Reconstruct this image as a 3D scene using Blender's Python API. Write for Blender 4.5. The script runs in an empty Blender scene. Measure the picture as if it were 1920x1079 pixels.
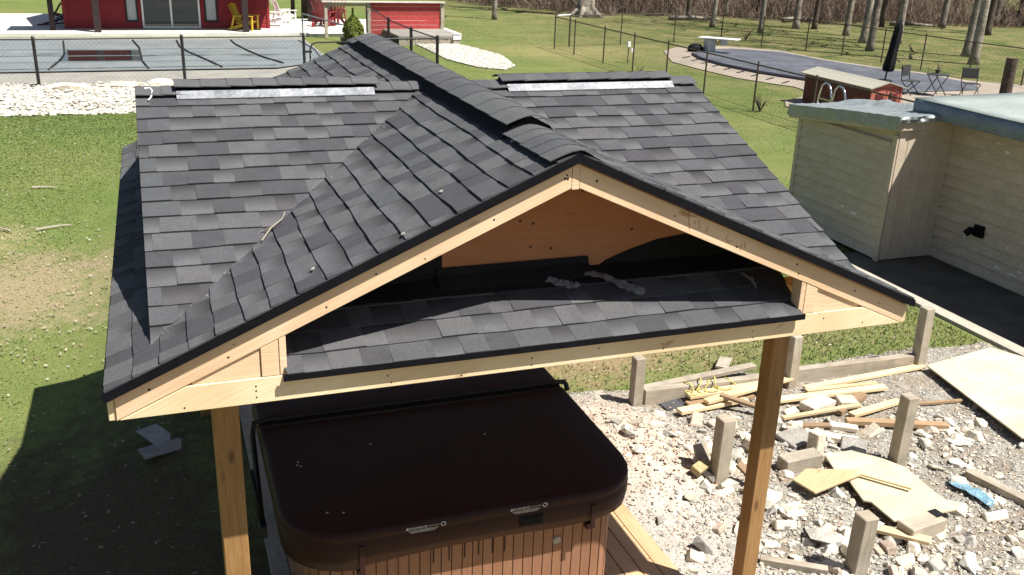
import bpy, bmesh, math, random
import numpy as np
from mathutils import Vector, Matrix
from math import radians, sin, cos, pi, sqrt, atan2

rnd = random.Random(7)
nrs = np.random.RandomState(11)
SC = bpy.context.scene
COL = SC.collection

# ------------------------------------------------------------------ camera
cam_d = bpy.data.cameras.new("camera")
cam = bpy.data.objects.new("camera", cam_d)
COL.objects.link(cam)
R = ((0.9401283736, 0.0895143269, -0.3288553275),
     (-0.3392241488, 0.3390428405, -0.8774832928),
     (0.0329487180, 0.9365026095, 0.3491092152))
CAM = Vector((-1.9842, -4.387, 4.679))
mw = Matrix(R).to_4x4()
mw.translation = CAM
cam.matrix_world = mw
cam_d.sensor_width = 36.0
cam_d.lens = 1797.5 / 1920 * 36.0
cam_d.clip_start = 0.05
cam_d.clip_end = 3000
SC.camera = cam

# ------------------------------------------------------------------ light
KX, KY = 0.42, 0.44                       # shadow shift per metre of height
SUN = Vector((KX, -KY, 1)).normalized()
w = bpy.data.worlds.new("World")
SC.world = w
w.use_nodes = True
nt = w.node_tree
sky = nt.nodes.new("ShaderNodeTexSky")
sky.sky_type = 'NISHITA'
sky.sun_disc = False
sky.sun_elevation = math.asin(SUN.z)
sky.sun_rotation = atan2(SUN.x, SUN.y)
bg = nt.nodes["Background"]
bg.inputs[1].default_value = 0.05
nt.links.new(sky.outputs[0], bg.inputs[0])
sd = bpy.data.lights.new("sun", 'SUN')
sd.energy = 5.0
sd.angle = radians(0.5)
sd.color = (1.0, 0.955, 0.885)
so = bpy.data.objects.new("sun", sd)
COL.objects.link(so)
so.rotation_euler = SUN.to_track_quat('Z', 'Y').to_euler()
so.location = (20, -24, 48)
vs = SC.view_settings
vs.view_transform = 'Standard'
vs.look = 'None'
vs.gamma = 1
vs.exposure = 0.92
vs.use_curve_mapping = False
SC.cycles.max_bounces = 8
SC.cycles.transparent_max_bounces = 12

# ------------------------------------------------------------------ materials
def col4(c):
    return (c[0], c[1], c[2], 1)

class N:
    def __init__(s, name, rough=0.8, spec=0.3, metal=0.0):
        s.m = bpy.data.materials.new(name)
        s.m.use_nodes = True
        s.t = s.m.node_tree
        s.b = s.t.nodes["Principled BSDF"]
        s.b.inputs["Roughness"].default_value = rough
        s.b.inputs["Metallic"].default_value = metal
        s.b.inputs["Specular IOR Level"].default_value = spec
        s.obj = None
    def n(s, typ, **kw):
        x = s.t.nodes.new("ShaderNode" + typ)
        for k, v in kw.items():
            setattr(x, k, v)
        return x
    def l(s, a, b):
        s.t.links.new(a, b)
    def coords(s, kind='Object', scale=(1, 1, 1), rand=True):
        if kind == 'World':
            src = s.n("NewGeometry").outputs["Position"]
        else:
            src = s.n("TexCoord").outputs[kind]
        mp = s.n("Mapping")
        mp.inputs["Scale"].default_value = scale
        s.l(src, mp.inputs[0])
        if rand and kind != 'World':
            oi = s.n("ObjectInfo")
            mu = s.n("VectorMath", operation='SCALE')
            cb = s.n("CombineXYZ")
            for i in range(3):
                s.l(oi.outputs["Random"], cb.inputs[i])
            s.l(cb.outputs[0], mu.inputs[0])
            mu.inputs["Scale"].default_value = 37.0
            s.l(mu.outputs[0], mp.inputs["Location"])
        return mp.outputs[0]
    def noise(s, vec, scale, detail=4, rough=0.6, lo=0.35, hi=0.65, dist=0):
        t = s.n("TexNoise")
        t.inputs["Scale"].default_value = scale
        t.inputs["Detail"].default_value = detail
        t.inputs["Roughness"].default_value = rough
        t.inputs["Distortion"].default_value = dist
        s.l(vec, t.inputs["Vector"])
        r = s.n("MapRange")
        r.inputs[1].default_value = lo
        r.inputs[2].default_value = hi
        s.l(t.outputs["Fac"], r.inputs[0])
        return r.outputs[0]
    def mix(s, fac, a, b, mode='MIX'):
        x = s.n("Mix", data_type='RGBA', blend_type=mode)
        for sock, v in ((x.inputs[0], fac), (x.inputs[6], a), (x.inputs[7], b)):
            if isinstance(v, (tuple, list)):
                sock.default_value = col4(v)
            elif isinstance(v, (int, float)):
                sock.default_value = v
            else:
                s.l(v, sock)
        return x.outputs[2]
    def math(s, op, a, b=0.0):
        x = s.n("Math", operation=op)
        for sock, v in ((x.inputs[0], a), (x.inputs[1], b)):
            if isinstance(v, (int, float)):
                sock.default_value = v
            else:
                s.l(v, sock)
        return x.outputs[0]
    def out(s, col, bump=None, strength=0.3, dist=0.01):
        if isinstance(col, (tuple, list)):
            s.b.inputs["Base Color"].default_value = col4(col)
        else:
            s.l(col, s.b.inputs["Base Color"])
        if bump is not None:
            bn = s.n("Bump")
            bn.inputs["Strength"].default_value = strength
            bn.inputs["Distance"].default_value = dist
            s.l(bump, bn.inputs["Height"])
            s.l(bn.outputs[0], s.b.inputs["Normal"])
        return s.m

MATS = {}
def mat(name, c1, c2=None, scale=6.0, rough=0.8, spec=0.3, metal=0.0, fine=40.0, fa=0.25,
        bump=0.2, coord='Object', vary=0.0, lo=0.35, hi=0.65):
    if name in MATS:
        return MATS[name]
    k = N(name, rough, spec, metal)
    v = k.coords(coord)
    c2 = c2 or tuple(x * 0.7 for x in c1)
    a = k.noise(v, scale, lo=lo, hi=hi)
    f = k.noise(v, fine, 3)
    c = k.mix(a, c2, c1)
    g = k.mix(f, (1 - fa,) * 3, (1 + fa * 0.6,) * 3)
    c = k.mix(1.0, c, g, 'MULTIPLY')
    if vary:
        oi = k.n("ObjectInfo")
        r = k.n("MapRange")
        r.inputs[3].default_value = 1 - vary
        r.inputs[4].default_value = 1 + vary
        k.l(oi.outputs["Random"], r.inputs[0])
        hs = k.n("HueSaturation")
        k.l(r.outputs[0], hs.inputs["Value"])
        k.l(c, hs.inputs["Color"])
        c = hs.outputs[0]
    MATS[name] = k.out(c, f if bump else None, bump, 0.004)
    return MATS[name]

def wood(name, c1, c2, knot=(0.25, 0.12, 0.05), rough=0.65, knots=1.0, vary=0.1, grain=55.0, dirt=0.0):
    k = N(name, rough, 0.3)
    v = k.coords('UV', (1, 1, 1))
    st = k.n("Mapping")
    st.inputs["Scale"].default_value = (0.045, 1, 1)
    k.l(v, st.inputs[0])
    g = k.noise(st.outputs[0], grain, 3, 0.6, 0.3, 0.7, 1.5)
    b = k.noise(v, 1.6, 2)
    c = k.mix(g, c2, c1)
    c = k.mix(b, k.mix(1.0, c, (0.86, 0.82, 0.76), 'MULTIPLY'), c)
    ks = k.n("Mapping")
    ks.inputs["Scale"].default_value = (3.2, 9, 1)
    k.l(v, ks.inputs[0])
    vo = k.n("TexVoronoi")
    vo.inputs["Scale"].default_value = 1.0
    k.l(ks.outputs[0], vo.inputs["Vector"])
    r = k.n("MapRange")
    r.inputs[1].default_value = 0.09
    r.inputs[2].default_value = 0.19
    r.inputs[3].default_value = 0.75 * knots
    r.inputs[4].default_value = 0.0
    k.l(vo.outputs["Distance"], r.inputs[0])
    sel = k.math('GREATER_THAN', k.n("SeparateColor").outputs[0], 0.5)
    sc = k.t.nodes[-1]
    for x in k.t.nodes:
        if x.bl_idname == "ShaderNodeSeparateColor":
            k.l(vo.outputs["Color"], x.inputs[0])
    c = k.mix(k.math('MULTIPLY', r.outputs[0], sel), c, knot)
    if dirt:
        d = k.noise(v, 5.0, 5, 0.7, 0.45, 0.7)
        c = k.mix(k.math('MULTIPLY', d, dirt), c, tuple(x * 0.35 for x in c2))
    oi = k.n("ObjectInfo")
    rr = k.n("MapRange")
    rr.inputs[3].default_value = 1 - vary
    rr.inputs[4].default_value = 1 + vary
    k.l(oi.outputs["Random"], rr.inputs[0])
    hs = k.n("HueSaturation")
    k.l(rr.outputs[0], hs.inputs["Value"])
    k.l(c, hs.inputs["Color"])
    return k.out(hs.outputs[0], g, 0.25, 0.003)

def shingle_mat(name, c, grad):
    k = N(name, 0.9, 0.25)
    v = k.coords('Object', rand=False)
    f = k.noise(v, 210, 3, 0.8, 0.3, 0.7)
    m = k.noise(v, 7, 5, 0.7, 0.3, 0.7)
    cc = k.mix(f, tuple(x * 0.45 for x in c), tuple(x * 1.55 for x in c))
    cc = k.mix(m, k.mix(1.0, cc, (0.78, 0.77, 0.79), 'MULTIPLY'), cc)
    gw_ = k.noise(k.coords('World'), .9, 2, .5, .4, .6)
    cc = k.mix(gw_, k.mix(1.0, cc, (1.025, 1.0, 1.015), 'MULTIPLY'), k.mix(1.0, cc, (.98, 1.01, 1.0), 'MULTIPLY'))
    if grad:                               # the shadow band printed on laminated shingles
        uv = k.n("SeparateXYZ")
        k.l(k.n("TexCoord").outputs["UV"], uv.inputs[0])
        r = k.n("MapRange")
        r.inputs[1].default_value = 0.25
        r.inputs[2].default_value = 1.0
        r.inputs[3].default_value = 0.0
        r.inputs[4].default_value = 0.95
        k.l(uv.outputs[1], r.inputs[0])
        cc = k.mix(r.outputs[0], cc, tuple(x * 0.36 for x in c))
    return k.out(cc, f, 0.45, 0.004)

SH = [shingle_mat("shingle_slate", (0.0809, 0.0829, 0.0877), 0), shingle_mat("shingle_grey", (0.0987, 0.0997, 0.1026), 0),
      shingle_mat("shingle_dim", (0.0631, 0.0631, 0.0681), 0), shingle_mat("shingle_band", (0.1104, 0.1115, 0.1165), 1),
      shingle_mat("shingle_band_dim", (0.0838, 0.0828, 0.0866), 1)]
PINE = wood("pine_lumber", (0.80, 0.60, 0.41), (0.73, 0.52, 0.33), (0.30, 0.15, 0.06), 0.6, 0.9, 0.06)
PINE_P = wood("pine_pale", (0.81, 0.67, 0.45), (0.75, 0.59, 0.37), (0.34, 0.19, 0.09), 0.6, 0.9, 0.05)
POST = wood("pressure_treated_post", (0.3696, 0.2200, 0.0924), (0.2552, 0.1364, 0.0528), (0.0880, 0.0440, 0.0176), 0.6, 1.0, 0.05)
GREYW = wood("weathered_post", (0.46, 0.41, 0.33), (0.34, 0.30, 0.24), (0.16, 0.12, 0.09), 0.85, 0.6, 0.1, 60, 0.4)
DECKW = wood("deck_board", (0.62, 0.42, 0.25), (0.52, 0.33, 0.18), (0.2, 0.1, 0.05), 0.7, 0.5, 0.08)
SCRAP = wood("scrap_lumber", (0.72, 0.59, 0.38), (0.58, 0.45, 0.26), (0.28, 0.15, 0.07), 0.7, 0.7, 0.2)
SCRAPB = wood("scrap_brown", (0.36, 0.25, 0.155), (0.25, 0.17, 0.10), (0.08, 0.05, 0.03), 0.75, 0.6, 0.25)
PLYR = wood("plywood_gable", (0.56, 0.245, 0.125), (0.50, 0.21, 0.105), (0.2, 0.07, 0.035), 0.75, 0.25, 0.02, 14)
PLYP = wood("plywood_pale", (0.6384, 0.5880, 0.4368), (0.5712, 0.5124, 0.3612), (0.3528, 0.2520, 0.1260), 0.75, 0.35, 0.04, 14, 0.15)
BLACK = mat("black_felt_and_shade", (0.010, 0.010, 0.012), (0.006, 0.006, 0.008), 5, 0.75, 0.25, bump=0.1)
BLACKP = mat("black_plastic", (0.006, 0.006, 0.009), (0.004, 0.004, 0.006), 9, 0.7, 0.12, bump=0.1)
BMETAL = mat("black_metal", (0.018, 0.018, 0.018), (0.010, 0.010, 0.010), 9, 0.5, 0.4, bump=0)
RUST = mat("rusty_metal", (0.085, 0.065, 0.045), (0.04, 0.03, 0.022), 9, 0.7, 0.3, bump=0)
GALV = mat("galvanised_metal", (0.24, 0.25, 0.27), (0.14, 0.15, 0.165), 9, 0.55, 0.4, 0.3)
CHROME = mat("chrome", (0.75, 0.76, 0.78), (0.6, 0.6, 0.62), 6, 0.18, 0.5, 0.95, bump=0)
VINYL = mat("brown_vinyl", (0.026, 0.011, 0.008), (0.018, 0.008, 0.006), 7, 0.55, 0.3, fine=90, fa=0.15, bump=0.12)
TUBW = wood("tub_cabinet", (0.27, 0.145, 0.09), (0.225, 0.118, 0.07), (0.14, 0.07, 0.035), 0.55, 0.2, 0.04)
WHITE = mat("white_paint", (0.80, 0.80, 0.78), (0.7, 0.7, 0.68), 5, 0.5, 0.4, bump=0)
REDW = mat("red_siding", (0.2970, 0.0288, 0.0315), (0.2340, 0.0225, 0.0252), 3, 0.55, 0.3, fa=0.12, bump=0)
REDF = mat("red_fence_paint", (0.42, 0.055, 0.055), (0.34, 0.04, 0.04), 5, 0.7, 0.3, fa=0.15, bump=0, vary=0.12)
DBROWN = mat("dark_brown_paint", (0.040, 0.026, 0.025), (0.028, 0.018, 0.018), 4, 0.6, 0.3, bump=0)
BEIGE = mat("beige_siding", (0.5465, 0.4605, 0.3593), (0.4756, 0.3947, 0.3036), 3, 0.75, 0.25, fine=30, fa=0.12, bump=0.05, vary=0.03)
TARP = mat("silver_tarp", (0.30, 0.325, 0.325), (0.23, 0.255, 0.255), 3, 0.36, 0.5, 0.2, fine=24, fa=0.15, bump=0.25)
ROOFM = mat("roof_membrane", (0.3240, 0.3645, 0.3420), (0.2520, 0.2880, 0.2700), 1.1, 0.7, 0.3, fine=20, fa=0.1, bump=0.1)
BLUEF = mat("blue_fascia_wrap", (0.19, 0.235, 0.30), (0.14, 0.18, 0.235), 3, 0.5, 0.4, bump=0.1)
CONC = mat("concrete", (0.2904, 0.2772, 0.2464), (0.2288, 0.2200, 0.1936), 1.2, 0.85, 0.2, fine=25, fa=0.12, bump=0.1, coord='World')
CONCD = mat("shaded_patio_concrete", (0.1260, 0.1125, 0.0900), (0.0765, 0.0693, 0.0567), 1.5, 0.85, 0.2, fine=25, fa=0.2, bump=0.15, coord='World')  # patio colour darkened to deepen the building's shadow
TAN = mat("tan_deck_concrete", (0.3128, 0.2668, 0.2162), (0.2484, 0.2116, 0.1702), 0.8, 0.9, 0.2, fine=20, fa=0.12, bump=0.1, coord='World')
COVERL = mat("pool_cover_grey", (0.2119, 0.2316, 0.2316), (0.1676, 0.1852, 0.1873), 0.7, 0.5, 0.4, fine=9, fa=0.08, bump=0.05, coord='World')
COVERD = mat("pool_cover_slate", (0.125, 0.13, 0.15), (0.08, 0.084, 0.10), 0.9, 0.45, 0.45, fine=5, fa=0.2, bump=0.1, coord='World')
COVSEAM = mat("cover_seam", (0.16, 0.19, 0.195), (0.10, 0.12, 0.12), 3, 0.6, 0.3, bump=0)
WSTONE = mat("white_stone", (0.60, 0.575, 0.51), (0.36, 0.34, 0.29), 5, 0.85, 0.2, fine=30, fa=0.15, bump=0.3, vary=0.12)
GSTONE = mat("grey_stone", (0.39, 0.37, 0.33), (0.29, 0.27, 0.24), 6, 0.88, 0.2, fine=40, fa=0.2, bump=0.4, vary=0.2)
CSTONE = mat("cream_stone", (0.68, 0.61, 0.49), (0.52, 0.45, 0.35), 6, 0.88, 0.2, fine=40, fa=0.2, bump=0.4, vary=0.15)
PINKST = mat("pink_brick", (0.52, 0.41, 0.335), (0.42, 0.33, 0.26), 6, 0.88, 0.2, fine=40, fa=0.2, bump=0.4, vary=0.15)
DSTONE = mat("dark_stone", (0.30, 0.28, 0.255), (0.22, 0.205, 0.185), 6, 0.9, 0.2, fine=40, fa=0.2, bump=0.4, vary=0.2)
BARK = mat("grey_bark", (0.30, 0.27, 0.225), (0.15, 0.125, 0.10), 2.5, 0.95, 0.1, fine=14, fa=0.4, bump=0.6, vary=0.15)
BARKD = mat("dark_bark", (0.13, 0.10, 0.08), (0.07, 0.055, 0.045), 2.5, 0.95, 0.1, fine=14, fa=0.4, bump=0.6, vary=0.15)
YELLOW = mat("yellow_plastic", (0.60, 0.42, 0.03), (0.5, 0.34, 0.02), 4, 0.5, 0.4, bump=0)
ROPEY = mat("yellow_rope", (0.58, 0.49, 0.13), (0.46, 0.38, 0.1), 30, 0.6, 0.3, bump=0)
REDP = mat("red_plastic", (0.22, 0.02, 0.025), (0.17, 0.015, 0.02), 4, 0.5, 0.4, bump=0)
_k = N('tub_cover_vinyl', .58, .22)
_v = _k.coords('Object', rand=False)
_b = _k.noise(_v, 3.2, 4, .6, .3, .7, 1.2)
_d = _k.noise(_v, 60, 4, .7, .5, .8)
_e = _k.noise(_v, 1.3, 3)
VINYL = _k.out(_k.mix(_k.math('MULTIPLY', _k.math('MULTIPLY', _d, _e), .25), _k.mix(_b, (0.023, 0.0075, 0.0065), (0.029, 0.0095, 0.008)), (.08, .055, .05)), _b, .10, .01)
FABK = mat("black_fabric", (0.010, 0.010, 0.012), (0.006, 0.006, 0.008), 6, 0.85, 0.2, bump=0.2)
BLUEP = mat("blue_plastic_film", (0.22, 0.37, 0.45), (0.14, 0.26, 0.34), 9, 0.22, 0.5, bump=0.4)
FOLI = [mat("foliage_%d" % i, c, tuple(x * .7 for x in c), 3, 0.7, 0.25, bump=0) for i, c in
        enumerate(((0.16, 0.19, 0.025), (0.085, 0.12, 0.018), (0.22, 0.24, 0.04)))]

def glass_mat():
    k = N("window_glass", 0.06, 0.6)
    k.b.inputs["IOR"].default_value = 1.5
    return k.out((0.055, 0.065, 0.065))
GLASS = glass_mat()
BLIND = mat("pale_curtain", (0.42, 0.44, 0.43), (0.34, 0.36, 0.36), 2, 0.8, 0.2, bump=0)
def water_mat():
    k = N("standing_water", 0.02, 0.9)
    v = k.coords('World')
    b = k.noise(v, 2.2, 2)
    k.b.inputs["IOR"].default_value = 1.9
    return k.out((0.018, 0.020, 0.020), b, 0.01, 0.01)
WATER = water_mat()

def clear_mat():
    k = N("clear_plastic_wrap", 0.15, 0.6)
    k.b.inputs["Alpha"].default_value = 0.22
    return k.out((0.5, 0.52, 0.54))
CLEAR = clear_mat()

# ------------------------------------------------------------------ mesh helpers
class MB:
    def __init__(s):
        s.v = []; s.f = []; s.uv = []; s.mi = []
    def face(s, idx, uv, mi=0):
        s.f.append(idx); s.uv.append(uv); s.mi.append(mi)
    def box(s, c, size, R=None, mi=0, taper=None):
        c = Vector(c); hx, hy, hz = (x / 2 for x in size)
        L = max(range(3), key=lambda i: size[i])
        b = len(s.v)
        for z in (-1, 1):
            for y in (-1, 1):
                for x in (-1, 1):
                    p = Vector((x * hx, y * hy, z * hz))
                    if taper and z > 0:
                        p.x *= taper; p.y *= taper
                    if R is not None:
                        p = R @ p
                    s.v.append(tuple(c + p))
        loc = [((i & 1) * 2 - 1, ((i >> 1) & 1) * 2 - 1, ((i >> 2) & 1) * 2 - 1) for i in range(8)]
        for idx in ((0, 2, 3, 1), (4, 5, 7, 6), (0, 1, 5, 4), (1, 3, 7, 5), (3, 2, 6, 7), (2, 0, 4, 6)):
            P = [Vector((loc[i][0] * hx, loc[i][1] * hy, loc[i][2] * hz)) for i in idx]
            n = (P[1] - P[0]).cross(P[2] - P[0])
            a = max(range(3), key=lambda i: abs(n[i]))
            ax = [i for i in range(3) if i != a]
            if L in ax:
                u = L; vv = [i for i in ax if i != L][0]
            else:
                u, vv = ax
            off = 0.31 * a
            s.face([b + i for i in idx], [(p[u] + hx + hy + hz, p[vv] + off) for p in P], mi)
        return s
    def beam(s, p0, p1, w, h, up=(0, 0, 1), mi=0):
        p0, p1 = Vector(p0), Vector(p1)
        d = (p1 - p0); ln = d.length; d.normalize()
        side = Vector(up).cross(d)
        if side.length < 1e-5:
            side = Vector((1, 0, 0)).cross(d)
        side.normalize(); u2 = d.cross(side)
        Rm = Matrix((d, side, u2)).transposed()
        return s.box((p0 + p1) / 2, (ln, w, h), Rm, mi)
    def extrude(s, pts, vec, mi=0, uvs=None):
        b = len(s.v); n = len(pts); vec = Vector(vec)
        pts = [Vector(p) for p in pts]
        e = (pts[1] - pts[0]).normalized()
        nn = Vector((0, 0, 0))
        for i in range(n):
            nn += (pts[i] - pts[0]).cross(pts[(i + 1) % n] - pts[0])
        nn.normalize(); g = nn.cross(e)
        if nn.dot(vec) > 0:
            pts = pts[::-1]
            if uvs: uvs = uvs[::-1]
        U = uvs or [((p - pts[0]).dot(e), (p - pts[0]).dot(g)) for p in pts]
        s.v += [tuple(p) for p in pts] + [tuple(p + vec) for p in pts]
        s.face([b + i for i in range(n)], list(U), mi)
        s.face([b + n + i for i in reversed(range(n))], list(reversed(U)), mi)
        for i in range(n):
            j = (i + 1) % n
            s.face([b + i, b + n + i, b + n + j, b + j], [U[i], U[i], U[j], U[j]], mi)
        return s
    def tube(s, pts, rad, n=6, mi=0, cap=True):
        pts = [Vector(p) for p in pts]
        if not isinstance(rad, (list, tuple)):
            rad = [rad] * len(pts)
        b = len(s.v)
        ref = None
        for i, p in enumerate(pts):
            d = (pts[min(i + 1, len(pts) - 1)] - pts[max(i - 1, 0)])
            if d.length < 1e-9: d = Vector((0, 0, 1))
            d.normalize()
            if ref is None:
                ref = Vector((1, 0, 0)) if abs(d.x) < 0.8 else Vector((0, 1, 0))
            a = (ref - d * ref.dot(d))
            if a.length < 1e-6: a = d.orthogonal()
            a.normalize(); ref = a
            c = d.cross(a)
            for k in range(n):
                t = 2 * pi * k / n
                s.v.append(tuple(p + (a * cos(t) + c * sin(t)) * rad[i]))
        for i in range(len(pts) - 1):
            for k in range(n):
                q = (k + 1) % n
                s.face([b + i * n + k, b + i * n + q, b + (i + 1) * n + q, b + (i + 1) * n + k],
                       [(i * .2, k / n), (i * .2, (k + 1) / n), (i * .2 + .2, (k + 1) / n), (i * .2 + .2, k / n)], mi)
        if cap:
            s.face([b + k for k in reversed(range(n))], [(0, 0)] * n, mi)
            e = b + (len(pts) - 1) * n
            s.face([e + k for k in range(n)], [(0, 0)] * n, mi)
        return s
    def loft(s, rings, mi=0, cap0=True, cap1=True):
        b = len(s.v); n = len(rings[0])
        for r in rings:
            s.v += [tuple(p) for p in r]
        for i in range(len(rings) - 1):
            for k in range(n):
                q = (k + 1) % n
                s.face([b + i * n + k, b + i * n + q, b + (i + 1) * n + q, b + (i + 1) * n + k],
                       [(k / n, i), ((k + 1) / n, i), ((k + 1) / n, i + 1), (k / n, i + 1)], mi)
        if cap0: s.face([b + k for k in reversed(range(n))], [(0, 0)] * n, mi)
        if cap1:
            e = b + (len(rings) - 1) * n
            s.face([e + k for k in range(n)], [(0, 0)] * n, mi)
        return s
    def grid(s, P, mi=0):
        b = len(s.v); ny = len(P); nx = len(P[0])
        for r in P:
            s.v += [tuple(p) for p in r]
        for j in range(ny - 1):
            for i in range(nx - 1):
                s.face([b + j * nx + i, b + j * nx + i + 1, b + (j + 1) * nx + i + 1, b + (j + 1) * nx + i],
                       [(i, j), (i + 1, j), (i + 1, j + 1), (i, j + 1)], mi)
        return s

ROOT = {}
def link(name, mesh, parent=None, loc=None):
    o = bpy.data.objects.new(name, mesh)
    COL.objects.link(o)
    if parent is not None:
        o.parent = parent
        ROOT[o.name] = ROOT[parent.name]
    else:
        o.location = loc or (0, 0, 0)
        ROOT[o.name] = Vector(loc or (0, 0, 0))
    return o
def tag(o, label=None, cat=None, group=None, kind=None):
    if label: o["label"] = label
    if cat: o["category"] = cat
    if group: o["group"] = group
    if kind: o["kind"] = kind
    return o
def thing(name, label, cat, loc=(0, 0, 0), group=None):
    return tag(link(name, None, None, loc), label, cat, group)
def ob(name, mb, mats, parent=None, loc=None, smooth=False, bevel=0, kind=None, label=None):
    org = ROOT[parent.name] if parent is not None else Vector(loc or (0, 0, 0))
    me = bpy.data.meshes.new(name)
    me.from_pydata([(x - org.x, y - org.y, z - org.z) for x, y, z in mb.v], [], mb.f)
    uv = me.uv_layers.new(name="UVMap")
    flat = [c for f in mb.uv for p in f for c in (p[0], p[1])]
    uv.data.foreach_set("uv", flat)
    if not isinstance(mats, (list, tuple)):
        mats = [mats]
    for m in mats:
        me.materials.append(m)
    if len(mats) > 1:
        me.polygons.foreach_set("material_index", mb.mi)
    if smooth:
        me.polygons.foreach_set("use_smooth", [True] * len(me.polygons))
    me.update()
    o = link(name, me, parent, loc)
    if bevel:
        md = o.modifiers.new("bevel", 'BEVEL')
        md.width = bevel; md.segments = 1; md.limit_method = 'ANGLE'
    if kind: o["kind"] = kind
    if label: o["label"] = label
    return o
def npmesh(name, V, F, mats, mi=None, parent=None, kind=None, smooth=False):
    V = np.asarray(V, np.float32); F = np.asarray(F, np.int32)
    org = ROOT[parent.name] if parent is not None else Vector((0, 0, 0))
    V = V - np.array(org, np.float32)
    me = bpy.data.meshes.new(name)
    k = F.shape[1]
    me.vertices.add(len(V)); me.vertices.foreach_set("co", V.ravel())
    me.loops.add(F.size); me.loops.foreach_set("vertex_index", F.ravel())
    me.polygons.add(len(F))
    me.polygons.foreach_set("loop_start", np.arange(0, F.size, k, dtype=np.int32))
    me.polygons.foreach_set("loop_total", np.full(len(F), k, np.int32))
    for m in (mats if isinstance(mats, (list, tuple)) else [mats]):
        me.materials.append(m)
    if mi is not None:
        me.polygons.foreach_set("material_index", np.asarray(mi, np.int32))
    me.polygons.foreach_set("use_smooth", np.full(len(F), smooth))
    me.update(calc_edges=True)
    o = link(name, me, parent)
    if kind: o["kind"] = kind
    return o
def copy_tree(o, parent=None):
    c = o.copy(); COL.objects.link(c)
    if parent is not None:
        c.parent = parent
    ROOT[c.name] = ROOT.get(o.name, Vector((0, 0, 0)))
    for ch in list(o.children):
        copy_tree(ch, c)
    return c
def ss(t):
    t = min(1, max(0, t)); return t * t * (3 - 2 * t)
def rz(a):
    return Matrix.Rotation(a, 3, 'Z')

# ------------------------------------------------------------------ ground
def terr(x, y):
    return -0.42 * ss((-1.65 - x) / 1.7) * (1 - ss((y - 12) / 8))
def terr_np(x, y):
    def s(t):
        t = np.clip(t, 0, 1); return t * t * (3 - 2 * t)
    return -0.42 * s((-1.65 - x) / 1.7) * (1 - s((y - 12) / 8))

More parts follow.
